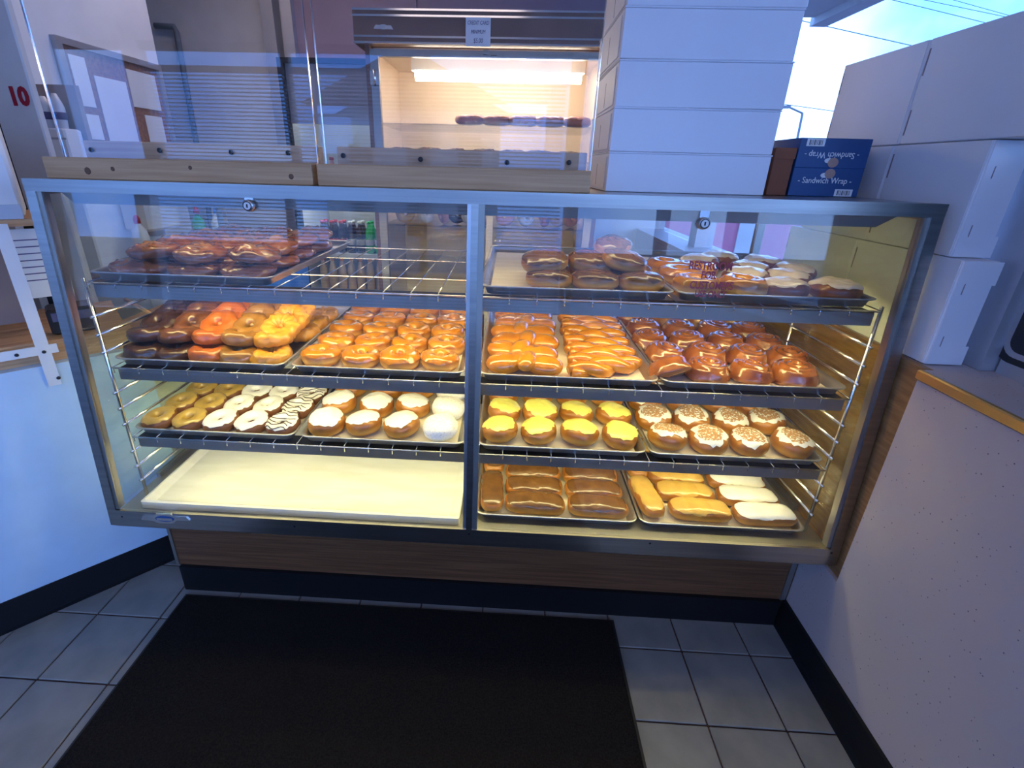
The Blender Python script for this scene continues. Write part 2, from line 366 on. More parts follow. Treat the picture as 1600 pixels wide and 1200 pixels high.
# ------------------------------------------------------------------ outdoors
struct('ground_outside', MB().box(-60, 60, -60, 60, -.3, -.14), 'asphalt')
ev = struct('eave', MB().box(2.3, 3.9, -3, 4.3, 2.72, 2.95).box(3.8, 3.95, -3, 4.35, 2.66, 3.0), 'stucco')
pp = thing('street_light', 'thin grey street light pole with a bent arm beyond the window', 'street light', (0, 0, 0))
p1 = at(1249, 222, 'Y', 22); p2 = at(1254, 177, 'Y', 22); p3 = at(1232, 167, 'Y', 22)
pp.location = (p1.x, 22, -.14)
part('pole', MB().tube([(p1.x, 22, -.14), (p2.x, 22, p2.z)], .05, 8), 'pole_grey', pp)
part('arm', MB().tube([(p2.x, 22, p2.z), p3], .04, 8), 'pole_grey', pp)
part('lamp_head', MB().box(p3.x-.45, p3.x+.05, 21.9, 22.1, p3.z-.06, p3.z+.05), 'pole_grey', pp)
for k, (a, b) in enumerate((((1255, 33), (1410, 68)), ((1225, 163), (1305, 174)), ((1395, 0), (1525, 32)), ((1445, 0), (1560, 24)), ((1490, 0), (1562, 20)))):
    A = at(*a, 'Y', 20+k*3); B = at(*b, 'Y', 20+k*3); d = (B-A)
    mb = MB().tube([A-d*1.5, A, B, B+d*4], .018, 5)
    solo('power_line', mb, 'pole_grey', 'thin dark power line crossing the sky outside the window', 'power line', 'overhead power lines')
A = at(1118, 335, 'Y', 5); B = at(1258, 340, 'Y', 5)
pk = thing('pink_fence', 'pink panelled wall outside behind the shop with a pale post', 'wall', ((A.x+B.x)/2, 5.05, -.14))
C_ = at(1153, 360, 'Y', 5).x; D_ = at(1188, 360, 'Y', 5).x
part('panel', MB().box(A.x-1, C_, 5, 5.1, -.14, A.z), 'wall_pink', pk); part('panel', MB().box(D_, B.x+1.5, 5, 5.1, -.14, A.z), 'wall_pink', pk)
part('post', MB().box(C_, D_, 4.98, 5.12, -.14, A.z+.1), 'stucco', pk)
hb = thing('white_house', 'white house across the street in front of the shop', 'house', (-2.5, -16, -.14))
part('wall', MB().box(-5.5, .5, -20, -16, -.14, 3.2), 'stucco', hb)
part('roof', MB().exty([(-6, 3.2), (1, 3.2), (-2.5, 4.9)], -20.4, -15.6), 'roofing', hb)
for x in (-4.6, -2.6, -.8): part('window', MB().box(x, x+.8, -16.01, -15.95, 1.2, 2.3), 'ink_black', hb)

# ------------------------------------------------------------------ rug
rg = thing('door_mat', 'large black ribbed entrance mat lying on the floor tiles', 'mat', (.73, -.6, 0))
part('pile', MB().cbox(.035, 1.43, -1.45, .080, .0005, .010, .003), 'rug', rg)
part('border', MB().box(.030, .04, -1.46, .085, .0002, .007).box(1.425, 1.437, -1.46, .085, .0002, .007).box(.04, 1.425, .078, .085, .0002, .007), 'rubber', rg)

# ------------------------------------------------------------------ display case
XL, XR, ZT = -.06, 1.978, 1.298
def YF(z): return .004 + .064*(z-.36)/.93
DC = thing('display_case', 'long stainless steel and glass bakery display case on a wooden base', 'display case', (.96, .4, 0))
# base
part('base_panel', MB().box(.005, 1.965, .12, .72, .10, .336), 'wood_oak', DC)
part('toe_kick', MB().box(.012, 1.952, .108, .7, .0, .10), 'base_black', DC)
part('corner_strip', MB().box(-.002, .008, .116, .13, .10, .336), 'steel_dull', DC)
part('corner_strip', MB().box(1.952, 1.968, .116, .13, .10, .336), 'steel_dull', DC)
# rails
rail = [(YF(.362), .362), (.028, .337), (.20, .337), (.20, .362), (.03, .372), (.03, .400), (YF(.412)+.008, .412), (YF(.412), .412)]
br = part('bottom_rail', MB().extx(rail, XL, XR), 'steel', DC)
scr = MB().lathe([(0, .001), (.0028, .0008), (.003, 0)], 10).mesh('screw', 'black')
for px, py in ((460, 823), (733, 835), (1016, 850), (1300, 865), (190, 808)):
    p = at(px, py, 'Y', .004); o = link('screw', scr, br); o.location = p-wloc(br); o.location.y = YF(p.z)-wloc(br).y-.0005; o.rotation_euler[0] = pi/2
bd = part('badge', MB().exty([(.037, .388), (.075, .386), (.085, .378), (.13, .381), (.14, .391), (.180, .394), (.172, .404), (.14, .402), (.128, .413), (.085, .411), (.075, .401), (.045, .402)], YF(.395)-.003, YF(.395)+.004), 'chrome', DC)
part('badge_oval', MB().exty([(.108+.027*cos(a*pi/12), .396+.0095*sin(a*pi/12)) for a in range(24)], YF(.395)-.0042, YF(.395)-.0028), 'blue_card', bd)
part('badge_bar', MB().box(.086, .131, YF(.395)-.0055, YF(.395)-.004, .391, .4), 'chrome', bd)
def post(name, x0, x1, z0, z1, d, m, off=0):
    prof = lambda z: [(x0, YF(z)+off, z), (x1, YF(z)+off, z), (x1, YF(z)+off+d, z), (x0, YF(z)+off+d, z)]
    return part(name, MB().loft([prof(z0), prof(z1)], True), m, DC)
post('corner_post', XL, XL+.024, .412, 1.272, .03, 'steel'); post('corner_post', XR-.026, XR, .412, 1.272, .03, 'steel')
post('glass_trim', XL+.024, XL+.034, .415, 1.270, .02, 'steel_dull', .004); post('glass_trim', XR-.036, XR-.026, .415, 1.270, .02, 'steel_dull', .004)
post('mullion', .966, .982, .412, 1.272, .024, 'steel', .0); post('mullion', .982, .996, .412, 1.272, .02, 'steel_dull', .003)
post('mullion_trim', .957, .966, .412, 1.272, .016, 'alu_pan', .004)
tr = part('top_rail', MB().box(XL, XR, YF(1.27), YF(1.27)+.03, 1.270, ZT), 'steel', DC)
part('top_panel', MB().box(XL+.001, XR-.001, YF(1.27)+.03, .80, 1.286, ZT-.001), 'steel', DC)
for x in (XL, XR-.024, .966): part('rear_post', MB().box(x, x+.024, .775, .80, .385, 1.286), 'steel_dull', DC)
part('rear_rail', MB().box(XL, XR, .775, .80, .345, .385), 'steel_dull', DC)
part('deck', MB().box(XL+.001, XR-.001, .03, .775, .373, .384), 'steel_dull', DC)
for x in (XL, XR-.012):
    part('side_rail', MB().box(x, x+.012, .20, .775, .337, .40), 'steel_dull', DC)
    part('side_rail', MB().box(x, x+.012, YF(1.27)+.03, .775, 1.262, 1.286), 'steel_dull', DC)
# glazing
def pane(x0, x1, z0=.413, z1=1.271, off=.008):
    prof = lambda z: [(x0, YF(z)+off, z), (x1, YF(z)+off, z), (x1, YF(z)+off+.004, z), (x0, YF(z)+off+.004, z)]
    return part('front_glass', MB().loft([prof(z0), prof(z1)], True), 'glass', DC)
pane(XL+.034, .957); pane(.996, XR-.036)
for x in (XL+.004, XR-.008):
    part('side_glass', MB().loft([[(x, YF(.4)+.03, .40), (x+.004, YF(.4)+.03, .40), (x+.004, .775, .40), (x, .775, .40)], [(x, YF(1.262)+.03, 1.262), (x+.004, YF(1.262)+.03, 1.262), (x+.004, .775, 1.262), (x, .775, 1.262)]], True), 'glass_green', DC)
# light hood under the top
hd = part('light_hood', MB().loft([[(x0, .095, 1.285), (x0+dx, .105, 1.243), (x0+dx, .165, 1.240), (x0, .185, 1.285)] for x0, dx in ((-.02, .035), (1.93, -.06))], True), 'steel_dull', DC)
part('lamp_tube', MB().tube([(.06, .200, 1.272), (1.85, .200, 1.272)], .007, 8), 'lamp_top', hd, True)
# locks
for px, py in ((384, 322), (1103, 350)):
    p = at(px, py, 'Y', .055)
    lk = part('lock', MB().lathe([(0, .012), (.010, .012), (.0125, .010), (.0135, .004), (.0135, 0)], 24), 'alu_pan', DC, True, True)
    lk.location = Vector((p.x, YF(p.z)+.008, p.z))-wloc(DC); lk.rotation_euler[0] = pi/2
    for nm, r0, r1, h, mm in (('lock_ring', .0085, .0100, .0135, 'black'), ('lock_core', .0, .0080, .0132, 'white_paper')):
        part(nm, MB().loft([[(r*cos(2*pi*q/20), r*sin(2*pi*q/20), zz) for q in range(20)] for r, zz in ((max(r0, .0002), h), (r1, h), (r1, .011))]), mm, lk, False, True)
    part('keyhole', MB().box(-.0016, .0016, -.004, .004, .013, .0140), 'black', lk, False, True)
    part('strike_plate', MB().box(-.010, .010, .012, .030, -.002, .002), 'chrome', lk, False, True)
# rack standards
for x, s in ((-.0205, 1), (1.9455, -1)):
    for y in (.105, .42):
        part('rack_upright', MB().tube([(x, y, .385), (x, y, 1.062)], .0045, 8), 'chrome', DC, True)
    for z in (.45, .50, .55, .64, .69, .74, .86, .91, .96):
        part('rack_rung', MB().tube([(x, .095, z), (x, .43, z)], .0042, 8), 'chrome', DC, True)
# light channels in front of the shelves
LV = [1.056, .822, .605]
for z, lm in zip(LV, ('lamp_shelf_dim', 'lamp_shelf', 'lamp_shelf')):
    y0 = .112
    ch = part('light_channel', MB().extx([(y0, z-.013), (y0, z-.045), (y0+.003, z-.045), (y0+.003, z-.016), (y0+.045, z-.016), (y0+.045, z-.013)], -.004, 1.938), 'steel_dull', DC)
    part('channel_shade', MB().box(-.003, 1.937, y0+.0008, y0+.046, z-.0129, z-.0115), 'rubber', ch)  # black strip painted in for the shade the pan casts on the channel
    part('lamp_tube', MB().tube([(.03, y0+.016, z-.027), (1.90, y0+.016, z-.027)], .0085, 10), lm, ch, True)
# reflection of the restroom sign on the door, painted as lettering on the glass
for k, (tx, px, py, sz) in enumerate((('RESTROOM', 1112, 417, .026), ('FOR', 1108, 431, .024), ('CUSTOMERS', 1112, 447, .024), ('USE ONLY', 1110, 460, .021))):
    p = at(px, py, 'Y', .06); put_text('reflected_lettering', tx, sz, 'reflection_red', DC, (p.x, YF(p.z)+.0065, p.z), (pi/2+radians(-4), 0, 0), sx=.72, bold=.0006)

# ------------------------------------------------------------------ wire shelves
PX = [(-.010, .470), (.478, .953), (.990, 1.455), (1.463, 1.935)]
def wire_shelf(x0, x1, z, label):
    t_ = thing('wire_shelf', label, 'shelf', ((x0+x1)/2, .43, z-.012), 'wire shelves in the display case')
    mb = MB()
    n = int((x1-x0)/.066)
    for k in range(n+1):
        x = x0 + (x1-x0)*k/n; mb.tube([(x, .100, z-.020), (x, .100, z-.0025), (x, .77, z-.0025)], .0016, 6)
    part('cross_wires', mb, 'chrome', t_, True)
    for y in (.100, .28, .55, .77): part('long_wire', MB().tube([(x0, y, z-.0060), (x1, y, z-.0060)], .0022, 6), 'chrome', t_, True)
    part('front_wire', MB().tube([(x0, .0965, z-.0035), (x1, .0965, z-.0035)], .0020, 6), 'chrome', t_, True)
for z, wl, wr_ in zip(LV, ('half empty chrome wire shelf carrying the tray of apple fritters', 'chrome wire shelf under the assorted cake donuts and glazed rings', 'chrome wire shelf under the iced cake donuts and white iced rounds'),
        ('chrome wire shelf under the chocolate iced and cream iced rolls', 'chrome wire shelf under the glazed twists and cinnamon rolls', 'chrome wire shelf under the yellow iced and cinnamon dusted rounds')):
    wire_shelf(-.005, .952, z, wl); wire_shelf(.992, 1.938, z, wr_)

# ------------------------------------------------------------------ sheet pans
def rrect(hx, hy, r, z, n=4):
    pts = []
    for cx_, cy_, a0 in ((hx-r, hy-r, 0), (-hx+r, hy-r, 90), (-hx+r, -hy+r, 180), (hx-r, -hy+r, 270)):
        for k in range(n+1):
            a = radians(a0+90*k/n); pts.append((cx_+r*cos(a), cy_+r*sin(a), z))
    return pts
def pan_mesh(w, d, h=.024):
    hx, hy = w/2, d/2; R = rrect
    return MB().loft([R(hx-.016, hy-.016, .018, .0), R(hx-.009, hy-.009, .022, h-.005), R(hx-.005, hy-.005, .024, h-.006), R(hx-.001, hy-.001, .026, h-.004), R(hx, hy, .026, h-.001), R(hx-.003, hy-.003, .026, h), R(hx-.007, hy-.007, .024, h-.001), R(hx-.011, hy-.011, .022, h-.006), R(hx-.018, hy-.018, .018, .0015)], True)
PM = pan_mesh(.472, .652).mesh('pan_body', 'alu_pan', True)
LM_ = MB().box(-.212, .212, -.300, .300, .0017, .0024).mesh('paper_liner', 'paper')
LMS = MB().box(-.180, .215, -.308, .300, .0017, .0024).mesh('paper_liner', 'paper')
PC = []   # pan centres per level
def pan(x0, x1, y0, z, label, liner=LM_):
    t_ = thing('sheet_pan', label, 'tray', ((x0+x1)/2, y0+.326, z), 'aluminium sheet pans in the display case')
    link('pan_body', PM, t_)
    if liner: link('paper_liner', liner, t_)
    return t_
Y0 = .100
pan(*PX[0], Y0, LV[0], 'aluminium sheet pan heaped with apple fritters', None)
pan(*PX[2], Y0, LV[0], 'aluminium sheet pan half filled with chocolate iced rolls')
pan(*PX[3], Y0, LV[0], 'aluminium sheet pan of cream iced rolls and glazed rings')
pan(*PX[0], Y0, LV[1], 'aluminium sheet pan of stacked chocolate, orange and yellow cake donuts', None)
pan(*PX[1], Y0, LV[1], 'paper lined sheet pan of golden glazed ring donuts')
pan(*PX[2], Y0, LV[1], 'paper lined sheet pan of glazed bow ties and twists')
pan(*PX[3], Y0, LV[1], 'paper lined sheet pan of brown cinnamon rolls')
pan(*PX[0], Y0, LV[2], 'paper lined sheet pan of maple, white and drizzled cake donuts')
pan(*PX[1], Y0, LV[2], 'paper lined sheet pan of white iced and powdered round donuts')
pan(*PX[2], Y0, LV[2], 'paper lined sheet pan of bright yellow iced round donuts')
pan(*PX[3], Y0, LV[2], 'paper lined sheet pan of white iced cinnamon dusted round donuts')
ZD = .3842
pan(*PX[2], .078, ZD, 'paper lined sheet pan of chocolate iced bars on the case floor')
pan(*PX[3], .078, ZD, 'paper lined sheet pan of maple and white iced bars on the case floor')
dt = thing('deck_tray', 'wide empty white paper lined tray on the case floor', 'tray', (.470, .4, ZD))
hx, hy = .472, .345
mb = MB().loft([rrect(hx, hy, .006, 0, 2), rrect(hx, hy, .006, .022, 2), rrect(hx-.008, hy-.008, .005, .024, 2), rrect(hx-.030, hy-.02, .004, .010, 2)], True)
part('tray_body', mb, 'deck_white', dt, False, True)
part('paper_liner', MB().box(-hx+.036, hx-.036, -hy+.024, hy-.024, .0102, .0112), 'deck_white', dt, False, True)

# ------------------------------------------------------------------ pastry builders (local space, base at z=0)
def nz3(x, y, z, s, seed): return noise.noise(Vector((x*s+seed*7.3, y*s-seed*3.1, z*s+seed)))
def ring_mesh(name, m, R=.031, a=.0205, b=.021, amp=.0016, seed=0, nt_=36, npf=16, ph0=0, ph1=2*pi, off=0, edge=None, flute=0, nfl=0, flat=.9, crack=0):
    """torus; phi measured from the hole side over the top to the outer side"""
    mb = MB(); closed = (ph1-ph0) > 6.2; n = npf if closed else npf+1; rings = []
    for i in range(nt_):
        th = 2*pi*i/nt_; row = []
        e1 = ph1 if edge is None else ph1+edge(th)
        e0 = ph0 if edge is None else ph0-edge(th+2)*.3
        for k in range(n):
            ph = e0+(e1-e0)*k/npf
            cr_, sr = -cos(ph), sin(ph)
            q = 1/(abs(cr_)**2.5+abs(sr)**2.5)**(1/2.5)
            rr_ = R + (a+off)*cr_*q; zz = (b+off)*sr*q*(1 if sr > 0 else flat) + b*flat
            if flute: k_ = 1+flute*cos(nfl*th+1.2*ph); rr_ = R+(rr_-R)*k_; zz = b*flat+(zz-b*flat)*k_
            if crack and sr > 0: zz -= crack*math.exp(-((rr_-R-.3*a)/.003)**2)
            x, y = rr_*cos(th), rr_*sin(th)
            d = amp*nz3(x, y, zz, 38, seed)+amp*.8*nz3(x, y, zz, 90, seed+1)
            row.append((x*(1+d/R), y*(1+d/R), max(0, zz+d)))
        rings.append(row)
    rings.append(rings[0])
    nn_ = len(rings[0])
    for k in range(len(rings)-1):
        pass
    vs = [p for r in rings[:-1] for p in r]; fs = []
    for i in range(nt_):
        j = (i+1) % nt_
        for k in range(nn_ if closed else nn_-1):
            l = (k+1) % nn_; fs.append((i*nn_+k, j*nn_+k, j*nn_+l, i*nn_+l))
    mb.add(vs, fs); return mb.mesh(name, m, True)
def plan(th, ax, ay, p): return 1/((abs(cos(th))/ax)**p+(abs(sin(th))/ay)**p)**(1/p)
def bun_mesh(name, m, ax=.05, ay=.05, h=.055, p=2.0, amp=.0015, seed=0, t1=1.0, off=0, edge=None, nt_=36, nk=16, sh=2.6, zc=.5, thick=0):
    """closed bun, t=0 top centre .. t=1 bottom centre"""
    mb = MB(); vs = []; fs = []
    def pt(th, tt):
        ph = pi*tt; s_, c_ = sin(ph), cos(ph)
        q = 1/(abs(s_)**sh+abs(c_)**sh)**(1/sh)
        R = plan(th, ax+off, ay+off, p)*s_*q
        z = h*zc + ((h*(1-zc)+off)*c_*q if c_ > 0 else h*zc*c_*q)
        x, y = R*cos(th), R*sin(th); d = amp*(nz3(x, y, z, 30, seed)+.7*nz3(x, y, z, 75, seed+2))
        return (x*(1+d/ax), y*(1+d/ay), max(0, z+d))
    top = pt(0, 0.0); vs.append((0, 0, top[2]))
    for i in range(nt_):
        th = 2*pi*i/nt_; te = t1+(edge(th) if edge else 0)
        for k in range(1, nk+1): vs.append(pt(th, te*k/nk))
    idx = lambda i, k: 1+(i % nt_)*nk+k-1
    for i in range(nt_):
        fs.append((0, idx(i, 1), idx(i+1, 1)))
        for k in range(1, nk): fs.append((idx(i, k), idx(i, k+1), idx(i+1, k+1), idx(i+1, k)))
    mb.add(vs, fs); return mb.mesh(name, m, True)
def edgef(seed, amp=.04, n=3, fine=.4):
    r_ = random.Random(seed); ph = [r_.uniform(0, 6.28) for _ in range(6)]
    return lambda th: amp*(sin(n*th+ph[0])*.6+sin((n+2)*th+ph[1])*.5+fine*sin(11*th+ph[2])+fine*.8*sin(17*th+ph[3]))
def proto(name, label, cat, group, parts):
    t_ = thing(name, label, cat, (0, 0, -5), group); cur = None
    for nm, me in parts: link(nm, me, t_)
    return t_
PROTOS = []
ORD = ['first', 'second', 'third', 'fourth', 'fifth', 'sixth', 'seventh', 'eighth']
def spot(short, i, ref, j): return '%s %s from the %s in %s row behind the glass' % (short, ORD[i], ref, ORD[j])
class Kind:
    """variants of one kind of pastry; put() places copies"""
    def __init__(s, name, label, cat, group, variants):
        s.p = [proto(name, label, cat, group, v) for v in variants]; s.used = [False]*len(s.p)
        s.pick = 0; PROTOS.append(s)
    def put(s, *a, label=None, **k):
        o = s._put(*a, **k)
        if label: o['label'] = label
        return o
    def _put(s, x, y, z, rz=None, rot=None, sc=None):
        i = s.pick % len(s.p); s.pick += 1
        if rz is None: rz = random.uniform(0, 6.28)
        sc = sc or random.uniform(.97, 1.04); rot = rot or (0, 0, rz)
        if not s.used[i]:
            o = s.p[i]; s.used[i] = True; o.location = (x, y, z); o.rotation_euler = rot; o.scale = (sc,)*3; return o
        return clone(s.p[i], (x, y, z), rot=rot, sc=sc)

# ---- glazed raised rings (shelf 2, tray 2)
glz = Kind('glazed_donut', 'golden glazed ring donut on the paper lined tray of glazed rings', 'donut', 'glazed rings on the second shelf',
    [[('dough', ring_mesh('dough', 'd_glazed', .0325, .0215, .0230, .0022, s)), ('glaze', ring_mesh('glaze', 'd_glaze', .0325, .0215, .0230, .0022, s, ph0=.1, ph1=2.75, npf=11, off=.0008, edge=edgef(s, .12)))] for s in range(4)])
zp = LV[1]+.0026
for j in range(5):
    for i in range(4):
        glz.put(.542+i*.1105+(j % 2)*.006-(j*.002), Y0+.078+j*.112+random.uniform(-.004, .004), zp, rot=(random.uniform(-.06, .06), random.uniform(-.06, .06), random.uniform(0, 6.28)), label=spot('golden glazed ring', 3-i, 'mullion', j))
# ---- cake donuts stacked and leaning (shelf 2, tray 1)
def cake(name, label, m, group, n=2, **k):
    return Kind(name, label, 'donut', group, [[('dough', ring_mesh('dough', m, .032, .0215, .0205, .003, 10+s, **k)), ('glaze', ring_mesh('glaze', m, .032, .0215, .0205, .003, 10+s, ph0=.2, ph1=2.6, npf=10, off=.0006, edge=edgef(30+s, .15), **k))] for s in range(n)])
G = 'cake donuts stacked on the second shelf'
cols = [cake('chocolate_donut', 'dark chocolate glazed cake donut in the leaning stack', 'd_choc', 'dark chocolate cake donuts', 2, crack=.003),
    cake('chocolate_donut', 'reddish brown glazed cake donut in the leaning stack', 'd_brown', 'brown cake donuts', 2, crack=.003),
    cake('orange_donut', 'orange glazed cake donut in the leaning stack', 'd_orange', 'orange cake donuts', 2),
    cake('blueberry_donut', 'olive tan glazed cake donut with dark specks in the leaning stack', 'd_mustard', 'olive tan cake donuts', 2),
    cake('cruller', 'yellow fluted cruller in the leaning stack', 'd_yellow', 'yellow crullers', 2, flute=.12, nfl=12)]
zp1 = LV[1]+.002
seq = [[0, 0, 0, 0, 0], [0, 1, 1, 1, 1], [2, 2, 2, 2, 2], [3, 3, 3, 3, 3], [4, 4, 4, 4, 4]]
for c in range(5):
    x = .046+c*.090
    for j in range(5):
        k = cols[seq[c][j]]; nm_ = ['dark chocolate cake donut', 'reddish brown cake donut', 'orange cake donut', 'olive tan cake donut', 'yellow fluted cruller'][seq[c][j]]+(' of the outer column' if c == 0 else '')
        up = '%s %s up its leaning stack' % (nm_, ORD[j]); fb = '%s lying flat under the stack, %s from glass' % (nm_, ORD[j])
        if j == 0: k.put(x+random.uniform(-.004, .004), Y0+.068, zp1, rot=(.03, 0, random.uniform(0, 6.28)), label='%s lying flat by the front tray rim' % nm_)
        elif j == 1: k.put(x-.006+random.uniform(-.004, .004), Y0+.100, zp1+.039, rot=(radians(-8), random.uniform(-.1, .1), 0), label=up)
        else: k.put(x+random.uniform(-.006, .006), Y0+.100+(j-1)*.052, zp1+.056+(j-2)*.012, rot=(radians(26), random.uniform(-.1, .1), 0), label=up)
        if j >= 2: k.put(x+random.uniform(-.006, .006), Y0+.085+j*.09, zp1, rot=(0, 0, random.uniform(0, 6.28)), label=fb)
# ---- bow ties and twists (shelf 2, tray 3)
def strand_mesh(name, m, L, r, turns, amp, ph, seed, rt=.6, n=22, sides=10):
    pts = []
    for k in range(n+1):
        u = k/n; x = (u-.5)*L; a = turns*2*pi*u+ph; e = sin(pi*min(1, max(0, u*.94+.03)))**.45
        pts.append((x, amp*cos(a)*e, r*.95+amp*.55*sin(a)*e))
    mb = MB().tube(pts, lambda u: r*(rt+(1-rt)*sin(pi*min(.98, max(.02, u)))**.5)*(1+.06*noise.noise(Vector((u*9, seed, 0)))), sides)
    mb.v = [(a, b, max(0, c)) for a, b, c in mb.v]
    return mb.mesh(name, m, True)
tw = Kind('glazed_twist', 'glazed braided twist lying at a slant on the second shelf', 'pastry', 'glazed twists',
    [[('strand', strand_mesh('strand', 'd_glaze', .215, .0215, 1.35, .0185, p, s)), ('strand', strand_mesh('strand', 'd_glaze', .215, .0215, 1.35, .0185, p+pi, s+5))] for s, p in ((1, 0), (2, .8))])
for j in range(7):
    tw.put(1.330+j*.003, Y0+.078+j*.078, zp+.001, rot=(0, 0, radians(22+random.uniform(-4, 4))), sc=random.uniform(.96, 1.0), label='slanted glazed braided twist, %s behind the glass in its column' % ORD[j])
def lobe(name, m, ax, ay, h, loc, rz, seed, rx=0):
    me = bun_mesh(name, m, ax, ay, h, 2.2, .0018, seed, nt_=24, nk=10, sh=2.2)
    me.transform(Matrix.Translation(loc) @ Matrix.Rotation(rz, 4, 'Z') @ Matrix.Rotation(rx, 4, 'X')); return me
bow = Kind('glazed_bow_tie', 'fat glazed bow tie pastry with a crossed middle on the second shelf', 'pastry', 'glazed bow ties',
    [[('loop', lobe('loop', 'd_glaze', .046, .036, .048, (-.048, .006, 0), .30, s)), ('loop', lobe('loop', 'd_glaze', .045, .035, .047, (.048, -.006, 0), -.35, s+3)),
      ('middle_strand', lobe('middle_strand', 'd_glaze', .046, .023, .040, (.006, -.002, .014), 1.30, s+6)), ('cross_strand', lobe('cross_strand', 'd_glaze', .044, .020, .036, (-.020, .006, .010), .85, s+8))] for s in (1, 2, 3)])
for j in range(6):
    bow.put(1.108-(j % 2)*.008+j*.003, Y0+.060+j*.088, zp, rot=(0, 0, random.uniform(-.15, .15)+(pi if j % 2 else 0)), sc=1.12, label='fat glazed bow tie pastry, %s behind the glass in its column' % ORD[j])
# ---- cinnamon rolls (shelf 2, tray 4)
def roll_mesh(name, m, R=.056, h=.050, pitch=.0165, seed=0, depth=.008):
    mb = MB(); nt_, nr = 44, 17; vs = []; fs = []
    for i in range(nt_):
        th = 2*pi*i/nt_
        for k in range(nr+6):
            if k <= nr:
                r0 = R*.985*k/nr; ph = (r0/pitch-th/(2*pi)) % 1.0
                g = math.exp(-((ph-.5)/.13)**2) if r0 > .002 else 0
                edge_ = max(0, (r0-.74*R)/(.26*R)); z = h*(1-.20*(r0/R)**2-.42*edge_**2.2)-depth*g+.004*math.exp(-(r0/.012)**2)
                rr_ = r0
            else:
                u = (k-nr)/6; z = h*.40*(1-u); rr_ = R*(1+.05*sin(pi*u))
                if k == nr+5: z = 0; rr_ = R*.93
            x, y = rr_*cos(th), rr_*sin(th); d = .0022*nz3(x, y, z, 34, seed)+.0015*nz3(x, y, z, 85, seed)
            vs.append((x*(1+d/R), y*(1+d/R), max(0, z+d*.8)))
    n = nr+6
    for i in range(nt_):
        j = (i+1) % nt_
        for k in range(n-1): fs.append((i*n+k, i*n+k+1, j*n+k+1, j*n+k))
    fs.append(tuple(i*n+n-1 for i in range(nt_)))
    mb.add(vs, fs); return mb.mesh(name, m, True)
def spiral_tube(name, m, R=.040, h=.048, pitch=.0165, seed=0):
    pts = []
    for k in range(70):
        u = k/69; r0 = .006+(R-.006)*u; th = 2*pi*(r0/pitch-.5); pts.append((r0*cos(th), r0*sin(th), h*(1-.20*(r0/.056)**2)-.0075))
    return MB().tube(pts, .0030, 6).mesh(name, m, True)
cin = Kind('cinnamon_roll', 'shiny brown cinnamon roll with a spiral top', 'cinnamon roll', 'cinnamon rolls on the second shelf',
    [[('dough', roll_mesh('dough', 'd_roll', .057, .056, .0165, s)), ('cinnamon_swirl', spiral_tube('cinnamon_swirl', 'd_cinnamon', .044, .056))] for s in range(3)])
for j in range(5):
    for i in range(4 if j else 3):
        x = 1.512+i*.119+(.012 if j % 2 else 0) if j else 1.605+i*.115
        cin.put(min(x, 1.878), Y0+.080+j*.116, zp, rot=(random.uniform(-.05, .12), random.uniform(-.08, .08), random.uniform(0, 6.28)), label=spot('spiral cinnamon roll', (3 if j else 2)-i, 'window end', j))
ln = clone(cin.p[0], (1.505, Y0+.062, zp+.006), rot=(radians(-32), radians(24), 1.0), label='cinnamon roll tipped on its side against the others', group=None)
# ---- iced cake donuts (shelf 3, tray 1)
def iced_ring(name, label, icing, group, n=2, drz=False):
    vs = []
    for s in range(n):
        p = [('dough', ring_mesh('dough', 'd_cake', .0320, .0195, .0200, .0012, 40+s)), ('icing', ring_mesh('icing', icing, .0320, .0195, .0200, .0012, 40+s, ph0=.25, ph1=2.45, npf=11, off=.0016, edge=edgef(50+s, .16)))]
        if drz:
            mb = MB()
            for q in range(6):
                y0 = -.040+q*.016; pts = []
                for k in range(13):
                    x = -.044+.088*k/12; y = y0+.006*sin(k*.8+q); rr_ = sqrt(x*x+y*y)
                    if rr_ > .052 : continue
                    w_ = min(1, abs((rr_-.032)/.0211)); z = .020*.9+(.020+.0022)*max(0, (1-w_**2.5))**(1/2.5)
                    if rr_ < .010: z = min(z, .024)
                    pts.append((x, y, z))
                if len(pts) > 2: mb.tube(pts, .0016, 5)
            p.append(('chocolate_drizzle', mb.mesh('chocolate_drizzle', 'i_drizzle', True)))
        vs.append(p)
    return Kind(name, label, 'donut', group, vs)
k1 = iced_ring('maple_donut', 'cake donut with shiny maple icing on the third shelf', 'i_maple', 'maple iced cake donuts')
k2 = iced_ring('white_iced_donut', 'cake ring donut with smooth white icing on the third shelf', 'i_white', 'white iced cake donuts')
k3 = iced_ring('drizzled_donut', 'white iced cake donut with chocolate drizzle on the third shelf', 'i_white', 'chocolate drizzled cake donuts', 2, True)
zp = LV[2]+.0026
for j in range(5):
    for i, k in enumerate((k1, k1, k2, k2, k3)):
        k.put(.036+i*.0935+j*.0035, Y0+.066+j*.098, zp, rot=(radians(8), radians(-4), random.uniform(-.5, .5)), sc=random.uniform(.94, .98), label=spot(['maple iced ring', 'white iced ring', 'chocolate drizzled ring'][(0, 0, 1, 1, 2)[i]], (0, 1, 0, 1, 0)[i], 'white counter', j) if i < 4 else 'chocolate drizzled white donut in %s row behind the glass' % ORD[j])
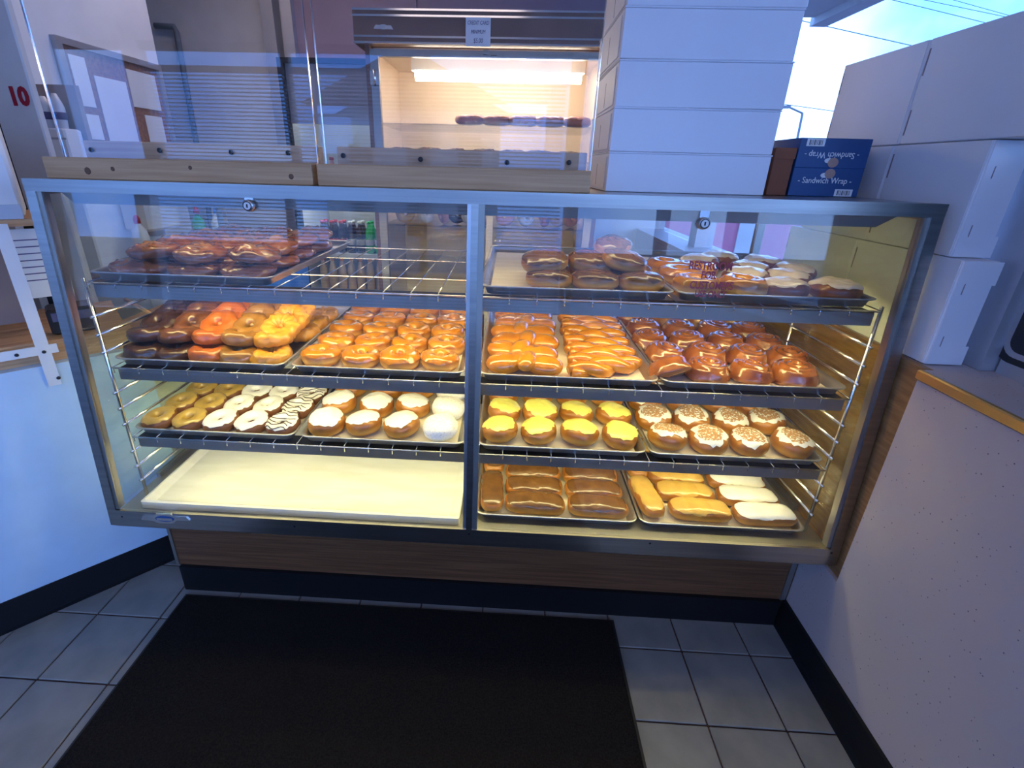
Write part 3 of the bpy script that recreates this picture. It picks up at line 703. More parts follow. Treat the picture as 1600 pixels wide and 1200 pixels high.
# ---- round filled donuts
def round_kind(name, label, icing, group, n=3, top=.305, dust=False, m='d_bun', amp=.035, R=.0530, h=.060):
    vs = []
    for s in range(n):
        q = [('dough', bun_mesh('dough', m, R, R*.97, h, 2.1, .0022, 60+s+hash(name) % 7))]
        sd = 60+s+hash(name) % 7
        if icing: q.append(('icing', bun_mesh('icing', icing, R, R*.97, h, 2.1, .0022, sd, t1=top, off=.0016, edge=edgef(70+s, amp))))
        if dust: q.append(('cinnamon_dusting', bun_mesh('cinnamon_dusting', 'i_dust', R, R*.97, h, 2.1, .0022, sd, t1=top*.70, off=.0021, edge=edgef(90+s, .035, 2, .3), nk=8)))
        vs.append(q)
    return Kind(name, label, 'donut', group, vs)
def shash(s): return sum(ord(c) for c in s)
hash = shash
kw = round_kind('white_iced_round', 'filled round donut with a white icing cap on the third shelf', 'i_white', 'white iced round donuts', amp=.03)
ks = round_kind('powdered_donut', 'filled round donut coated in powdered sugar', None, 'powdered sugar donuts', m='i_sugar', n=2)
ky = round_kind('yellow_iced_round', 'filled round donut with a bright lemon yellow icing cap', 'i_yellow', 'yellow iced round donuts')
kc = round_kind('cinnamon_iced_round', 'filled round donut with white icing dusted with cinnamon', 'i_white', 'cinnamon dusted round donuts', dust=True, amp=.05, top=.30)
for j in range(5):
    for i in range(4):
        (ks if i == 3 else kw).put(.538+i*.113+j*.002, Y0+.072+j*.116, zp, rot=(radians(7), radians(random.uniform(-4, 4)), random.uniform(0, 6.28)), label='powdered sugar donut beside the mullion in %s row behind the glass' % ORD[j] if i == 3 else spot('white iced round', 2-i, 'powdered column', j))
        ky.put(1.052+i*.113+(.004*j), Y0+.072+j*.116, zp, rot=(radians(7), radians(random.uniform(-5, 5)), random.uniform(0, 6.28)), label=spot('yellow iced round', i, 'mullion', j))
        kc.put(1.530+i*.115-(.006 if j % 2 else 0), Y0+.072+j*.116, zp, rot=(radians(7), radians(random.uniform(-5, 5)), random.uniform(0, 6.28)), label=spot('cinnamon dusted round', 3-i, 'window end', j))
# ---- bars (bottom)
def bar_kind(name, label, icing, group, n=3, L=.180, w=.070, top=.325, amp=.03):
    return Kind(name, label, 'pastry', group, [[('dough', bun_mesh('dough', 'd_bun', L/2, w/2, .050, 4.5, .002, 100+s, nt_=48)), ('icing', bun_mesh('icing', icing, L/2, w/2, .050, 4.5, .002, 100+s, t1=top, off=.0014, edge=edgef(110+s, amp, 2, .25), nt_=48))] for s in range(n)])
kb = bar_kind('chocolate_bar', 'long donut bar with glossy chocolate icing', 'i_choc', 'chocolate iced bars')
km = bar_kind('maple_bar', 'long donut bar with golden maple icing', 'i_maple_light', 'maple iced bars', amp=.06)
kwb = bar_kind('white_bar', 'long donut bar with white icing', 'i_white', 'white iced bars', amp=.03)
zp = ZD+.0026; yb = .078
for j in range(3): kb.put(1.032, yb+.108+j*.185, zp, rot=(0, 0, pi/2+.03), sc=1.0, label='chocolate iced bar lying lengthwise beside the mullion, %s behind the glass' % ORD[j])
for j in range(7):
    kb.put(1.163, yb+.058+j*.076, zp, rot=(radians(6), 0, random.uniform(-.03, .03)), sc=1.0, label='chocolate iced bar in the middle column, %s behind the glass' % ORD[j])
    kb.put(1.349, yb+.058+j*.076, zp, rot=(radians(6), 0, random.uniform(-.03, .03)), sc=.99, label='chocolate iced bar in the column beside the maple bars, %s behind the glass' % ORD[j])
for j in range(3): km.put(1.508+j*.002, yb+.118+j*.185, zp, rot=(0, 0, pi/2+.10), sc=1.0, label='maple iced bar lying lengthwise beside the chocolate tray, %s behind the glass' % ORD[j])
for j in range(6):
    km.put(1.645+(-.012 if j else .008), yb+.066+j*.080, zp, rot=(radians(6), 0, random.uniform(-.06, .0)), sc=1.0, label='maple iced bar lying crosswise, %s behind the glass' % ORD[j])
    kwb.put(1.834+(.004 if j == 0 else -.010), yb+.060+j*.078, zp, rot=(radians(6), 0, random.uniform(-.06, .02)), sc=1.0, label='white iced bar, %s behind the glass in its column' % ORD[j])
# ---- top shelf
def lump_mesh(name, m, ax, ay, h, seed):
    me = bun_mesh(name, m, ax, ay, h, 2.0, .006, seed, nt_=40, nk=18, sh=2.4); 
    for v in me.vertices:
        d = .004*noise.noise(v.co*55+Vector((seed, 0, 0)))+.003*noise.noise(v.co*110); v.co.z = max(0, v.co.z+d)
    return me
fr = Kind('apple_fritter', 'lumpy glazed brown apple fritter in the heap on the top shelf', 'fritter', 'apple fritters on the top shelf', [[('dough', lump_mesh('dough', 'd_fritter', .072, .062, .040, s)), ('glaze', lump_mesh('glaze', 'd_rollglaze', .045, .038, .0425, s))] for s in range(3)])
zt = LV[0]+.002
for j in range(4):
    for i in range(3): fr.put(.085+i*.142+random.uniform(-.008, .008), Y0+.080+j*.140, zt, rot=(0, 0, random.uniform(0, 6.28)), label=spot('lower layer apple fritter', i, 'white counter', j))
for j in range(4):
    for i in range(3): fr.put(.105+i*.135+random.uniform(-.01, .01), Y0+.100+j*.135, zt+.040, rot=(radians(random.uniform(-8, 8)), radians(random.uniform(-8, 8)), random.uniform(0, 6.28)), label=spot('upper layer apple fritter', i, 'white counter', j))
kch = Kind('chocolate_roll', 'oval roll with chocolate icing on the half filled top tray', 'pastry', 'chocolate iced rolls on the top shelf',
    [[('dough', bun_mesh('dough', 'd_bun', .060, .046, .050, 2.4, .0025, 130+s)), ('icing', bun_mesh('icing', 'i_choc', .060, .046, .050, 2.4, .0025, 130+s, t1=.36, off=.0014, edge=edgef(140+s, .04)))] for s in range(2)])
zt2 = LV[0]+.0026
for x, y, z, rx, ry, rz in ((1.160, .085, 0, 0, 0, .05), (1.278, .085, 0, 0, 0, -.05), (1.392, .085, 0, 0, 0, .1), (1.150, .125, .038, 14, -6, .1), (1.268, .150, .036, 10, 4, 0), (1.350, .135, .044, 12, 10, .3),
        (1.165, .205, 0, 0, 0, 0), (1.285, .215, 0, 0, 0, .2), (1.395, .21, 0, 0, 0, 0), (1.335, .20, .07, 8, -6, 1.0)):
    kch.put(x, Y0+y, zt2+z, rot=(radians(rx), radians(ry), rz), sc=1.0, label='chocolate iced roll in the %s, %s from the mullion' % (['tray row by the glass', 'upper layer', 'tray row behind the first'][0 if z == 0 and y < .1 else 1 if 0 < z < .06 else 2], ORD[0 if x < 1.2 else 1 if x < 1.3 else 2]) if z < .06 else 'chocolate iced roll perched topmost of the pile')
gt = Kind('glazed_donut', 'glazed ring donut beside the cream iced rolls on the top shelf', 'donut', 'glazed rings on the top shelf', [[('dough', glz.p[0].children[0].data), ('glaze', glz.p[0].children[1].data)]])
for x, y in ((1.528, .072), (1.648, .085), (1.525, .19), (1.52, .305), (1.60, .27)): gt.put(x, Y0+y, zt2, sc=1.08)
ki = Kind('cream_iced_roll', 'round brown roll with runny cream icing on the top shelf', 'pastry', 'cream iced rolls on the top shelf',
    [[('dough', bun_mesh('dough', 'd_iced_brown', .056, .054, .050, 2.2, .003, 150+s)), ('icing', bun_mesh('icing', 'i_cream', .056, .054, .050, 2.2, .003, 150+s, t1=.34, off=.0016, edge=edgef(160+s, .07, 2, .2)))] for s in range(3)])
for x, y in ((1.745, .070), (1.868, .070), (1.700, .185), (1.815, .185), (1.890, .290), (1.765, .30), (1.650, .385), (1.85, .40), (1.74, .46)): ki.put(x, Y0+y, zt2, label='runny cream iced brown roll in the %s row behind the glass' % ORD[0 if y < .1 else 1 if y < .2 else 2 if y < .35 else 3])
# wooden stick lying behind the chocolate donuts
a_ = at(196, 468, 'Y', .40); b_ = at(242, 494, 'Y', .30)
solo('wooden_stick', MB().tube([a_, b_], .006, 8), 'wood_pine', 'pale wooden stick leaning behind the dark chocolate donuts', 'stick', smooth=True)

# ------------------------------------------------------------------ on top of the case
def board(x0, x1, y0, y1, z0, z1, name, label, group, screws=(), knots=()):
    t_ = thing(name, label, 'board', ((x0+x1)/2, (y0+y1)/2, z0), group)
    part('plank', MB().cbox(x0, x1, y0, y1, z0, z1, .002), 'wood_pine', t_)
    for x, z in screws:
        o = part('screw', MB().lathe([(0, .009), (.0035, .009), (.006, .0065), (.006, .0055), (.0025, .0052), (.0025, 0)], 12), 'black', t_, True, True); o.location = Vector((x, y0, z))-wloc(t_); o.rotation_euler[0] = pi/2
    for x, z, r in knots:
        o = part('knot', MB().lathe([(0, .0006), (r*.8, .0005), (r, 0)], 12), 'wood_knot', t_, True, True); o.location = Vector((x, y0, z))-wloc(t_); o.rotation_euler[0] = pi/2
kn = lambda L, y: [(lambda p: (p.x, p.z, r))(at(px, py, 'Y', y)) for px, py, r in L]
sw = lambda L, y: [(lambda p: (p.x, p.z))(at(px, py, 'Y', y)) for px, py in L]
board(-.03, .600, .100, .176, ZT, 1.345, 'pine_beam', 'knotty pine beam under the acrylic sheet nearest the white counter', 'pine beams on the case', knots=kn([(137, 267, .008), (176, 264, .005), (297, 262, .0045), (455, 276, .006)], .1))
board(.612, 1.228, .100, .176, ZT, 1.345, 'pine_beam', 'clear pine beam under the acrylic sheet in front of the lit cabinet', 'pine beams on the case')
board(.004, .588, .186, .215, ZT, 1.384, 'pine_backboard', 'pine backboard screwed behind the acrylic sheet nearest the white counter', 'pine backboards', screws=sw([(142, 234), (249, 235), (361, 238), (450, 239)], .18))
board(.632, 1.228, .186, .215, ZT, 1.384, 'pine_backboard', 'pine backboard screwed behind the acrylic sheet in front of the lit cabinet', 'pine backboards', screws=sw([(536, 243), (657, 249), (792, 254), (889, 254)], .18))
for x0, x1, lab in ((-.045, .586, 'clear acrylic shield sheet nearest the white counter'), (.606, 1.236, 'clear acrylic shield sheet in front of the lit cabinet')):
    t_ = thing('acrylic_shield', lab, 'shield', ((x0+x1)/2, .18, 1.3455), 'acrylic shields')
    part('sheet', MB().box(x0, x1, .1775, .1835, 1.3455, 1.95), 'acrylic', t_)
    for x in (x0-.0008, x1): part('polished_edge', MB().box(x, x+.0008, .1775, .1835, 1.3455, 1.95), 'chrome', t_)
# flat donut boxes
def flat_box(x, y, z, w, d, h, label, rz=0):
    t_ = thing('bakery_box', label, 'box', (x, y, z), 'white bakery boxes stacked on the case', rz)
    part('body', MB().cbox(-w/2, w/2, -d/2, d/2, 0, h-.004, .0015), 'carton', t_, False, True)
    part('lid', MB().cbox(-w/2-.0015, w/2+.0015, -d/2-.0015, d/2+.0015, h-.0042, h-.0006, .0010), 'carton', t_, False, True)
    for sx in (-1, 1):
        part('tuck_flap', MB().box(sx*(w/2+.0005), sx*(w/2+.0022), -d/2+.02, d/2-.05, .006, h*.86), 'carton', t_, False, True)
        part('slot', MB().box(sx*(w/2+.0018), sx*(w/2+.0026), -.015, -.012, .012, h*.7), 'carton_inside', t_, False, True)
    return t_
hs = [.0935, .0975, .0985, .1015, .1035, .104]; z = ZT
for k, h in enumerate(hs):
    nm = ['bottom', 'second lowest', 'third lowest', 'fourth lowest', 'fifth lowest', 'topmost'][k]
    flat_box(1.486+[0, -.002, .002, -.001, .003, 0][k], .405, z, .392, .31, h, 'flat white bakery box on the case, %s of its stack' % nm, [0, .01, -.008, .006, 0, .01][k]); z += h
# brown carton and blue wrap boxes
bc = thing('brown_carton', 'small plain brown carton between the white stack and the blue boxes', 'box', (1.74, .36, ZT))
part('body', MB().cbox(1.714, 1.764, .302, .42, ZT, 1.410, .001), 'brown_card', bc); part('flap', MB().box(1.713, 1.765, .300, .302, 1.385, 1.411), 'brown_card', bc)
def wrap_box(z, h, flip, label, x0=1.770, x1=1.944):
    t_ = thing('wrap_box', label, 'box', ((x0+x1)/2, .40, z), 'blue sandwich wrap boxes')
    part('body', MB().cbox(x0, x1, .302, .57, z, z+h, .001), 'blue_card', t_)
    xm, zm = (x0+x1)/2, z+h/2; r = (pi/2, pi if flip else 0, 0); s_ = -1 if flip else 1; y = .3013
    put_text('lettering', '- Sandwich Wrap -', .0205, 'print_white', t_, (xm-.004, y, zm+.004*s_), r, sx=.86)
    bx_ = xm+s_*.050; bz = z+h/2-s_*.024
    bc_ = part('barcode_label', MB().box(bx_-.022, bx_+.022, y-.0006, y+.0004, bz-.0085, bz+.0085), 'print_white', t_)
    for q in range(9): part('bar', MB().box(bx_-.016+q*.0038, bx_-.016+q*.0038+(.0012 if q % 3 else .0022), y-.001, y-.0004, bz-.006, bz+.006), 'ink_black', bc_)
    part('emblem', MB().exty([(xm-.008+.010*cos(a*pi/8), zm+s_*.017+.006*sin(a*pi/8)) for a in range(16)], y-.0006, y+.0006), 'print_white', t_)
    part('picture_disc', MB().exty([(xm+.004+.013*cos(a*pi/10), (z+h-.013 if not flip else z+.013)+.0115*sin(a*pi/10)) for a in range(20)], y-.0008, y+.0006), 'print_skin', t_)
    return t_
wrap_box(ZT, .068, False, 'lower dark blue sandwich wrap box lettered in white')
wrap_box(ZT+.068, .069, True, 'upper dark blue sandwich wrap box standing upside down')
# bagged thing on the blue boxes
def bag(x, y, z, label):
    me = lump_mesh('bag', 'cup_clear', .12, .07, .06, 5); o = link('plastic_bag', me); o.location = (x, y, z); return tag(o, label, 'bag')
bag(1.80, .66, ZT, 'crumpled clear plastic bag behind the blue boxes')

# ------------------------------------------------------------------ boxes standing on the window sill
def edge_box(y0, y1, z0, z1, label, x0=2.001, x1=2.078):
    t_ = thing('cake_box', label, 'box', ((x0+x1)/2, (y0+y1)/2, z0), 'white boxes stacked on edge on the sill')
    part('body', MB().cbox(x0, x1, y0, y1, z0, z1, .002), 'carton', t_)
    part('lid_flap', MB().box(x0-.0012, x0+.0004, y0+.004, y1-.001, z0+.002, z1-.0005), 'carton', t_)
    part('end_flap', MB().box(x0+.002, x1+.004, y0-.0016, y0+.0004, z0+.001, z0+.045).box(x0+.003, x1-.012, y0-.0012, y0+.0004, z0+.045, z1-.05).box(x0+.002, x1+.003, y0-.0018, y0+.0004, z1-.05, z1-.001), 'carton', t_)
    for zz in (z0+.055, z1-.06): part('slot', MB().box(x0+.018, x0+.0195, y0-.0022, y0-.0012, zz-.012, zz+.012), 'carton_inside', t_)
    for zz in (z0+.02, z1-.075): part('slot', MB().box(x0-.0018, x0-.001, y1-.006, y1-.002, zz, zz+.055), 'carton_inside', t_)
edge_box(.010, .326, .957, 1.190, 'white box on the window sill, bottom of the near pile beside the case post')
edge_box(.332, .655, .957, 1.190, 'white box on the window sill, bottom of the pile behind the case')
edge_box(.045, .300, 1.1915, 1.422, 'white box in the middle of the near sill pile')
edge_box(.305, .600, 1.1915, 1.422, 'white box in the middle of the sill pile behind the case')
edge_box(-.020, .290, 1.4235, 1.645, 'white box on top of the near sill pile')
edge_box(.296, .590, 1.4235, 1.645, 'white box on top of the sill pile behind the case')
# sign hanging in the window
sg = thing('window_sign', 'black sign panel with rounded grey border hanging against the window', 'sign', (2.135, -.24, .985))
def rr_yz(y0, y1, z0, z1, r, n=5):
    pts = []
    for cy_, cz_, a0 in ((y1-r, z1-r, 0), (y0+r, z1-r, 90), (y0+r, z0+r, 180), (y1-r, z0+r, 270)):
        for k in range(n+1): a = radians(a0+90*k/n); pts.append((cy_+r*cos(a), cz_+r*sin(a)))
    return pts
part('panel', MB().extx(rr_yz(-.50, .000, .985, 1.42, .035), 2.128, 2.140), 'black', sg)
part('border', MB().extx(rr_yz(-.486, -.014, .999, 1.406, .030), 2.1262, 2.1285), 'frame_alu', sg)
part('face', MB().extx(rr_yz(-.474, -.026, 1.011, 1.394, .024), 2.1250, 2.1265), 'black', sg)

# ------------------------------------------------------------------ left counter things (45 degree space)
def lthing(name, label, cat, loc, group=None):
    p = Matrix.Rotation(LA, 4, 'Z') @ Vector(loc) + LO; return thing(name, label, cat, p, group, LA)
br_ = lthing('shelf_bracket', 'white metal bracket frame screwed to the left counter', 'bracket', (-.15, -.004, .76))
part('post', MB().box(-.014, .014, -.004, .0, -.02, .425), 'wall_white', br_, False, True)
part('bar', MB().box(-.5, .030, -.0045, 0, .075, .100), 'wall_white', br_, False, True)
for x, z in ((-.06, .086), (.0, .082), (.012, .0)):
    o = part('bolt', MB().lathe([(0, .003), (.004, .003), (.005, 0)], 10), 'black', br_, True, True); o.location = (x*.9, -.0045, z); o.rotation_euler[0] = pi/2
sb = lthing('counter_shelf', 'wooden shelf board above the left counter', 'shelf', (-.6, .02, 1.175))
part('board', MB().box(-.7, .53, 0, .30, 0, .018), 'wood_pine', sb, False, True); part('support', MB().box(-.7, .45, .27, .29, -.315, 0), 'brown_panel', sb, False, True)
wbx = lthing('white_machine', 'white boxy machine standing on the wooden counter shelf', 'machine', (-.36, .16, 1.194))
part('housing', MB().cbox(-.30, .262, -.14, .14, 0, .235, .008), 'wall_white', wbx, False, True); part('front_plate', MB().box(-.28, .20, -.143, -.139, .045, .19), 'white_paper', wbx, False, True); part('plinth', MB().box(-.30, .258, -.146, -.138, .0, .035), 'frame_alu', wbx, False, True)
pn = lthing('paper_notice', 'printed white notice sheet under the counter shelf', 'notice', (-.105, .05, .98))
part('sheet', MB().box(-.045, .055, 0, .002, 0, .185), 'white_paper', pn, False, True)
for q in range(7): part('text_line', MB().box(-.035, .045-(q % 3)*.012, -.0006, .0001, .155-q*.018, .158-q*.018), 'ink_blue', pn, False, True)
bk = lthing('card_reader', 'black card terminal on the left counter', 'terminal', (-.075, .10, .861))
part('body', MB().cbox(-.05, .06, -.03, .06, 0, .075, .006), 'black', bk, False, True); part('screen', MB().box(-.04, .05, -.031, -.0295, .04, .065), 'ink_blue', bk, False, True)
lp = lthing('card_poster', 'small pinkish card standing on the white machine', 'card', (-.25, .10, 1.4295))
part('card', MB().box(-.11, .105, 0, .003, 0, .085), 'print_skin', lp, False, True); part('stand', MB().box(-.03, .03, .003, .04, 0, .02), 'white_paper', lp, False, True)

# ------------------------------------------------------------------ column with number
ca = at(4, 240, 'Y', .62); cb = at(78, 240, 'Y', .62)
clm = thing('column', 'grey square column carrying a red number ten', 'column', (cb.x-.09, .632, 0))
part('shaft', MB().cbox(cb.x-.145, cb.x, .62, .645, 0, 2.75, .004), 'wall_grey', clm)
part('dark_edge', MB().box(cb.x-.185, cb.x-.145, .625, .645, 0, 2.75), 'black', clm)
p = at(30, 152, 'Y', .62); put_text('number', '10', .072, 'ink_red', clm, (p.x+.0, .618, p.z), sx=.95, bold=.0035)

# ------------------------------------------------------------------ bulletin board wall (x = -0.8)
bb = thing('bulletin_board', 'cork bulletin board covered in papers on the white wall', 'bulletin board', (-.79, 1.38, 1.30))
part('cork', MB().box(-.799, -.79, 1.10, 1.66, 1.32, 1.775), 'cork', bb)
fr_ = MB().box(-.80, -.775, 1.08, 1.105, 1.30, 1.795).box(-.80, -.775, 1.655, 1.68, 1.30, 1.795).box(-.80, -.775, 1.105, 1.655, 1.77, 1.795).box(-.80, -.775, 1.105, 1.655, 1.30, 1.325)
part('frame', fr_, 'frame_alu', bb)
for y0, y1, z0, z1 in ((1.13, 1.21, 1.55, 1.74), (1.24, 1.42, 1.40, 1.68), (1.44, 1.63, 1.58, 1.74), (1.13, 1.21, 1.42, 1.52), (1.50, 1.62, 1.36, 1.55)):
    solo('pinned_paper', MB().box(-.789, -.786, y0, y1, z0, z1), 'white_paper', 'white sheet pinned on the bulletin board', 'paper', 'papers on the bulletin board')
# shelf panel with cups and white unit
cpn = thing('brown_backboard', 'brown board standing behind the white dispenser beside the column', 'panel', (-.70, .915, 1.30))
part('board', MB().box(-.79, -.60, .905, .925, 1.30, 1.597), 'brown_panel', cpn); part('edge_strip', MB().box(-.795, -.79, .90, .93, 1.30, 1.60), 'dark_brown', cpn)
wu = thing('paper_dispenser', 'tall white dispenser cabinet in front of the brown board', 'dispenser', (-.69, .86, .901))
part('housing', MB().cbox(-.778, -.612, .82, .90, .901, 1.444, .006), 'wall_white', wu); part('cover_line', MB().box(-.778, -.612, .8185, .821, 1.405, 1.412), 'frame_alu', wu); part('knob', MB().box(-.70, -.69, .815, .82, 1.36, 1.37), 'black', wu)
for k in range(3):
    t_ = thing('cup_sleeve', 'clear bagged sleeve of cups standing on the white dispenser', 'cups', (-.742+k*.047, .86, 1.4445), 'bagged cup sleeves')
    part('cups', MB().lathe([(.018, 0), (.022, .07), (.019, .085), (.008, .098+.01*k)], 12), 'cup_clear', t_, True, True); part('label', MB().lathe([(.0205, .03), (.0225, .03), (.0230, .055), (.0215, .055)], 12), 'ink_blue', t_, True, True)
# pipe and door on the back wall
pa = at(242, 40, 'Y', 2.55); pb = at(272, 42, 'Y', 2.55); pc = at(305, 200, 'Y', 2.55)
solo('wall_pipe', MB().tube([pa, pb, (pb.x+.01, 2.55, pb.z-.03), (pc.x-.02, 2.55, .5)], .018, 8), 'pole_grey', 'grey conduit pipe bent down the back wall', 'pipe', smooth=True)
d1 = struct('door_1', MB().box(-.60, -.52, 2.50, 2.6, 0, 2.75).box(-.47, -.40, 2.50, 2.6, 0, 2.75), 'frame_alu')
# work counter and clutter seen through the case at the back left
wc = thing('work_counter', 'pale work counter along the back left wall', 'counter', (-.5, 1.25, 0))
part('body', MB().box(-.795, -.42, .80, 1.68, 0, .86), 'wall_white', wc); part('top', MB().cbox(-.797, -.40, .79, 1.69, .86, .90, .004), 'wood_panel', wc)
sd = thing('soap_dispenser', 'white wall dispenser above the work counter', 'dispenser', (-.75, 1.30, 1.05))
part('housing', MB().cbox(-.795, -.66, 1.20, 1.42, 1.02, 1.26, .012), 'wall_white', sd); part('spout', MB().box(-.74, -.69, 1.27, 1.33, .99, 1.02), 'frame_alu', sd)
for k, (x, y, m_, c_) in enumerate(((-.62, 1.50, 'bottle_green', 'cap_red'), (-.55, 1.56, 'wall_white', 'blue_plastic'), (-.60, 1.05, 'wall_white', 'cap_red'))):
    t_ = thing('squeeze_bottle', ['green bottle with a red cap on the work counter', 'white bottle with a blue cap on the work counter', 'white bottle with a red cap on the work counter'][k], 'bottle', (x, y, .90))
    part('body', MB().lathe([(.032, 0), (.033, .12), (.028, .15), (.012, .17), (.012, .18)], 14), m_, t_, True, True); part('cap', MB().lathe([(.014, .178), (.014, .20), (.005, .215)], 12), c_, t_, True, True)
bx2 = thing('storage_tub', 'blue plastic tub at the end of the work counter', 'tub', (-.225, 1.38, .0))
part('body', MB().loft([rrect(.13, .17, .02, 0), rrect(.16, .20, .03, .95)], True), 'blue_plastic', bx2, True, True); part('rim', MB().loft([rrect(.17, .21, .03, .95), rrect(.17, .21, .03, .975)], True), 'white_paper', bx2, True, True)

# ------------------------------------------------------------------ tall lit donut cabinet
CB = thing('donut_cabinet', 'tall brown lit glass door donut cabinet behind the case', 'cabinet', (.91, 1.8, 0))
y0, y1 = 1.5, 2.12
part('header', MB().box(.306, 1.512, y0-.03, y1, 1.865, 2.0), 'cab_brown', CB)
for z in (1.868, 1.892, 1.972, 1.995): part('header_trim', MB().box(.304, 1.514, y0-.036, y0-.028, z-.004, z+.004), 'chrome', CB)
bdg = part('badge', MB().exty([(.40, 1.921), (.49, 1.919), (.48, 1.934), (.41, 1.936)], y0-.034, y0-.029), 'label_silver', CB)
part('badge_oval', MB().exty([(.445+.022*cos(a*pi/10), 1.9275+.010*sin(a*pi/10)) for a in range(20)], y0-.0355, y0-.033), 'chrome', bdg)
part('side_panel', MB().box(.345, .365, y0, y1, 0, 1.865), 'cab_brown', CB); part('side_panel', MB().box(1.475, 1.495, y0, y1, 0, 1.865), 'cab_brown', CB)
part('inner_lining', MB().box(.366, .372, y0+.05, y1-.03, .4, 1.86).box(1.468, 1.474, y0+.05, y1-.03, .4, 1.86).box(.366, 1.474, y1-.03, y1, .4, 1.86).box(.372, 1.468, y0+.05, y1-.03, 1.854, 1.864), 'cab_inside', CB)
part('base', MB().box(.366, 1.474, y0+.03, y1, 0, .40), 'cab_brown', CB)
dr = part('door_frame', MB().box(.366, .405, y0, y0+.03, .40, 1.85).box(1.435, 1.474, y0, y0+.03, .40, 1.85).box(.405, 1.435, y0, y0+.03, 1.82, 1.85).box(.405, 1.435, y0, y0+.03, .40, .44), 'steel_dull', CB)
part('door_glass', MB().box(.405, 1.435, y0+.010, y0+.015, .44, 1.82), 'glass', dr)
for x in (.385, 1.455):
    for z in (1.73, .60):
        hg = part('hinge', MB().box(x-.022, x+.022, y0-.006, y0, z-.03, z+.03), 'chrome', CB); part('hinge_pin', MB().tube([(x, y0-.008, z-.034), (x, y0-.008, z+.034)], .006, 10), 'chrome', hg, True)
part('catch', MB().box(.90, .925, y0-.012, y0, 1.832, 1.85).box(.935, .96, y0-.012, y0, 1.830, 1.848), 'steel_dull', CB)
lf = part('lamp_fixture', MB().box(.52, 1.40, y0+.20, y0+.27, 1.80, 1.854), 'white_paper', CB)
part('lamp_tube', MB().tube([(.54, y0+.215, 1.777), (1.385, y0+.215, 1.777)], .024, 12), 'lamp_cabinet', lf, True)
for z in (1.545, 1.385, 1.05, .80): part('shelf', MB().box(.373, 1.467, y0+.06, y1-.04, z-.006, z), 'glass', CB)
nt2 = thing('card_note', 'handwritten white note taped to the cabinet header', 'note', (.874, y0-.037, 1.868))
pn0 = at(747, 50, 'Y', y0-.04)
part('sheet', MB().box(pn0.x-.056, pn0.x+.056, y0-.040, y0-.037, pn0.z-.055, pn0.z+.055), 'white_paper', nt2)
for k, tx in enumerate(('CREDIT CARD', 'MINIMUM', '$5.00')): put_text('handwriting', tx, [.021, .021, .026][k], 'ink_blue', nt2, (pn0.x, y0-.0405, pn0.z+.034-k*.034), sx=.72, shear=.15)
# donuts in the cabinet
dn = glz.p[1].children[0].data
CG = 'donuts in the lit cabinet'
for k, m_ in enumerate(('i_maple_light', 'i_white', 'i_pink', 'd_choc', 'i_white', 'i_pink', 'i_pink', 'i_white', 'i_pink', 'i_maple_light', 'i_pink')):
    me = dn.copy(); me.materials.clear(); me.materials.append(M[m_]); lab = {'i_maple_light': 'tan ring donut standing on the cabinet shelf', 'i_white': 'white iced ring donut standing on the cabinet shelf', 'i_pink': 'pink ring donut standing on the cabinet shelf', 'd_choc': 'dark ring donut standing on the cabinet shelf'}[m_]
    o = link('shelf_donut', me); o.location = (.48+k*.092, y0+.14, 1.050+.0525); o.rotation_euler = (radians(80), 0, k); o.scale = (.98,)*3; tag(o, lab, 'donut', CG+' '+m_.split('_')[1])
pr = Kind('pink_pastry', 'pinkish glazed pastry on the upper shelf of the lit cabinet', 'pastry', 'pastries on the upper cabinet shelf', [[('dough', bun_mesh('dough', 'd_orange', .08, .05, .05, 2.2, .004, 200)), ('icing', bun_mesh('icing', 'i_pink', .08, .05, .05, 2.2, .004, 200, t1=.36, off=.002, edge=edgef(3, .06)))]])
for k in range(5): pr.put(.83+k*.135, y0+.14, 1.546, rz=.1*k)
pf = Kind('brown_fritter', 'dark brown fritter on the second shelf of the lit cabinet', 'pastry', 'fritters on the second cabinet shelf', [[('dough', lump_mesh('dough', 'd_brown', .075, .06, .05, 9))]])
for k in range(7): pf.put(.47+k*.145, y0+.14, 1.386, rz=.7*k)

# ------------------------------------------------------------------ drinks cooler
CL = thing('drinks_cooler', 'black framed glass door drinks cooler beside the donut cabinet', 'cooler', (.045, 2.05, 0))
y0, y1 = 1.80, 2.30
part('cabinet_box', MB().box(-.215, -.195, y0+.03, y1, 0, 1.86).box(.265, .285, y0+.03, y1, 0, 1.86).box(-.195, .265, y1-.02, y1, 0, 1.86).box(-.195, .265, y0+.03, y1, 1.84, 1.86).box(-.195, .265, y0+.03, y1, 0, .30), 'wall_white', CL)
df = part('door_frame', MB().box(-.22, -.185, y0, y0+.03, .1, 1.865).box(.26, .292, y0, y0+.03, .1, 1.865).box(-.185, .26, y0, y0+.03, 1.84, 1.865).box(-.185, .26, y0, y0+.03, .1, .3), 'black', CL)
part('door_glass', MB().box(-.185, .26, y0+.01, y0+.015, .3, 1.84), 'glass', df)
part('sign_box', MB().box(-.185, .26, y0+.02, y0+.04, 1.55, 1.84), 'frame_alu', CL)
for z in (1.19, .83, .60): part('shelf', MB().box(-.194, .264, y0+.05, y1-.03, z-.02, z), 'white_paper', CL)
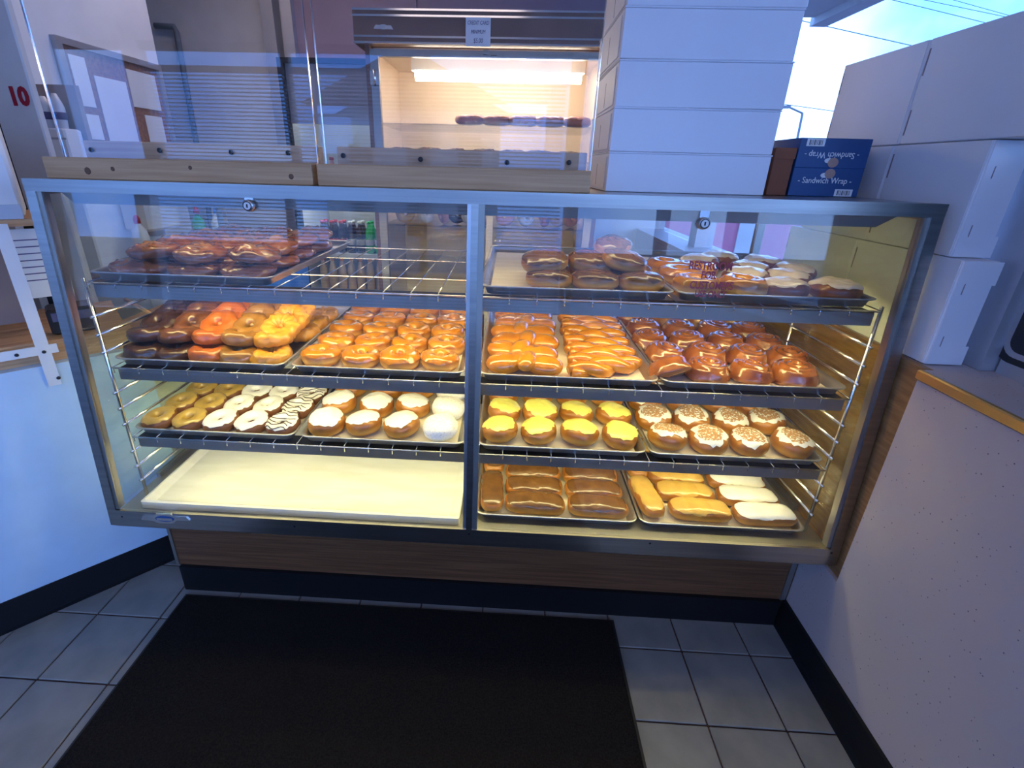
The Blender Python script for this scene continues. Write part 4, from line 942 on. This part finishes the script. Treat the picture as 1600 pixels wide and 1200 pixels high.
part('lamp_tube', MB().tube([(-.15, y0+.06, 1.10), (.25, y0+.06, 1.10)], .010, 8), 'lamp_cooler', CL, True)
part('lamp_tube', MB().tube([(-.15, y0+.07, 1.62), (.22, y0+.07, 1.62)], .008, 8), 'lamp_cooler', CL, True)  # added tube, unseen behind the sign box, to brighten the upper bottles
def bottle(x, y, z, kind):
    body, cap, lab, txt, g = {'green': ('bottle_green', 'bottle_green', 'label_silver', 'green soda bottle in the drinks cooler', 'green soda bottles'), 'red': ('bottle_cola', 'cap_red', 'label_red', 'dark cola bottle with red cap and label in the cooler', 'red capped cola bottles'),
        'silver': ('bottle_cola', 'label_silver', 'label_silver', 'dark soda bottle with a pale label in the cooler', 'pale labelled soda bottles'), 'juice': ('juice', 'cap_orange', 'juice', 'creamy juice bottle with orange cap low in the cooler', 'orange capped juice bottles'), 'pink': ('i_pink', 'cap_red', 'label_red', 'pinkish red drink bottle on the upper cooler shelf', 'pink drink bottles')}[kind]
    key = 'b_'+kind
    if key not in globals():
        t_ = thing('drink_bottle', txt, 'bottle', (x, y, z), g); globals()[key] = t_
        part('body', MB().lathe([(.024, 0), (.027, .006), (.027, .085), (.025, .095), (.026, .11), (.022, .135), (.012, .165), (.011, .178)], 14), body, t_, True, True)
        part('label', MB().lathe([(.0272, .050), (.0276, .051), (.0276, .084), (.0272, .085)], 14), lab, t_, True, True)
        part('cap', MB().lathe([(.0135, .176), (.0135, .190), (.010, .192)], 12), cap, t_, True, True)
    else: clone(globals()[key], (x, y, z))
for k, kd in enumerate(('red', 'red', 'red', 'silver', 'silver', 'green', 'green')):
    for r_ in range(2): bottle(-.10+k*.058, 1.90+r_*.065, .831, kd)
for k in range(7): bottle(-.13+k*.062, 1.90, 1.191, 'pink')
for k in range(7): bottle(-.12+k*.060, 1.90, .601, 'juice')

# unused pastry variants would hang below the floor: remove them
for K in PROTOS:
    for o, u in zip(K.p, K.used):
        if not u:
            for c in list(o.children): bpy.data.objects.remove(c)
            bpy.data.objects.remove(o)
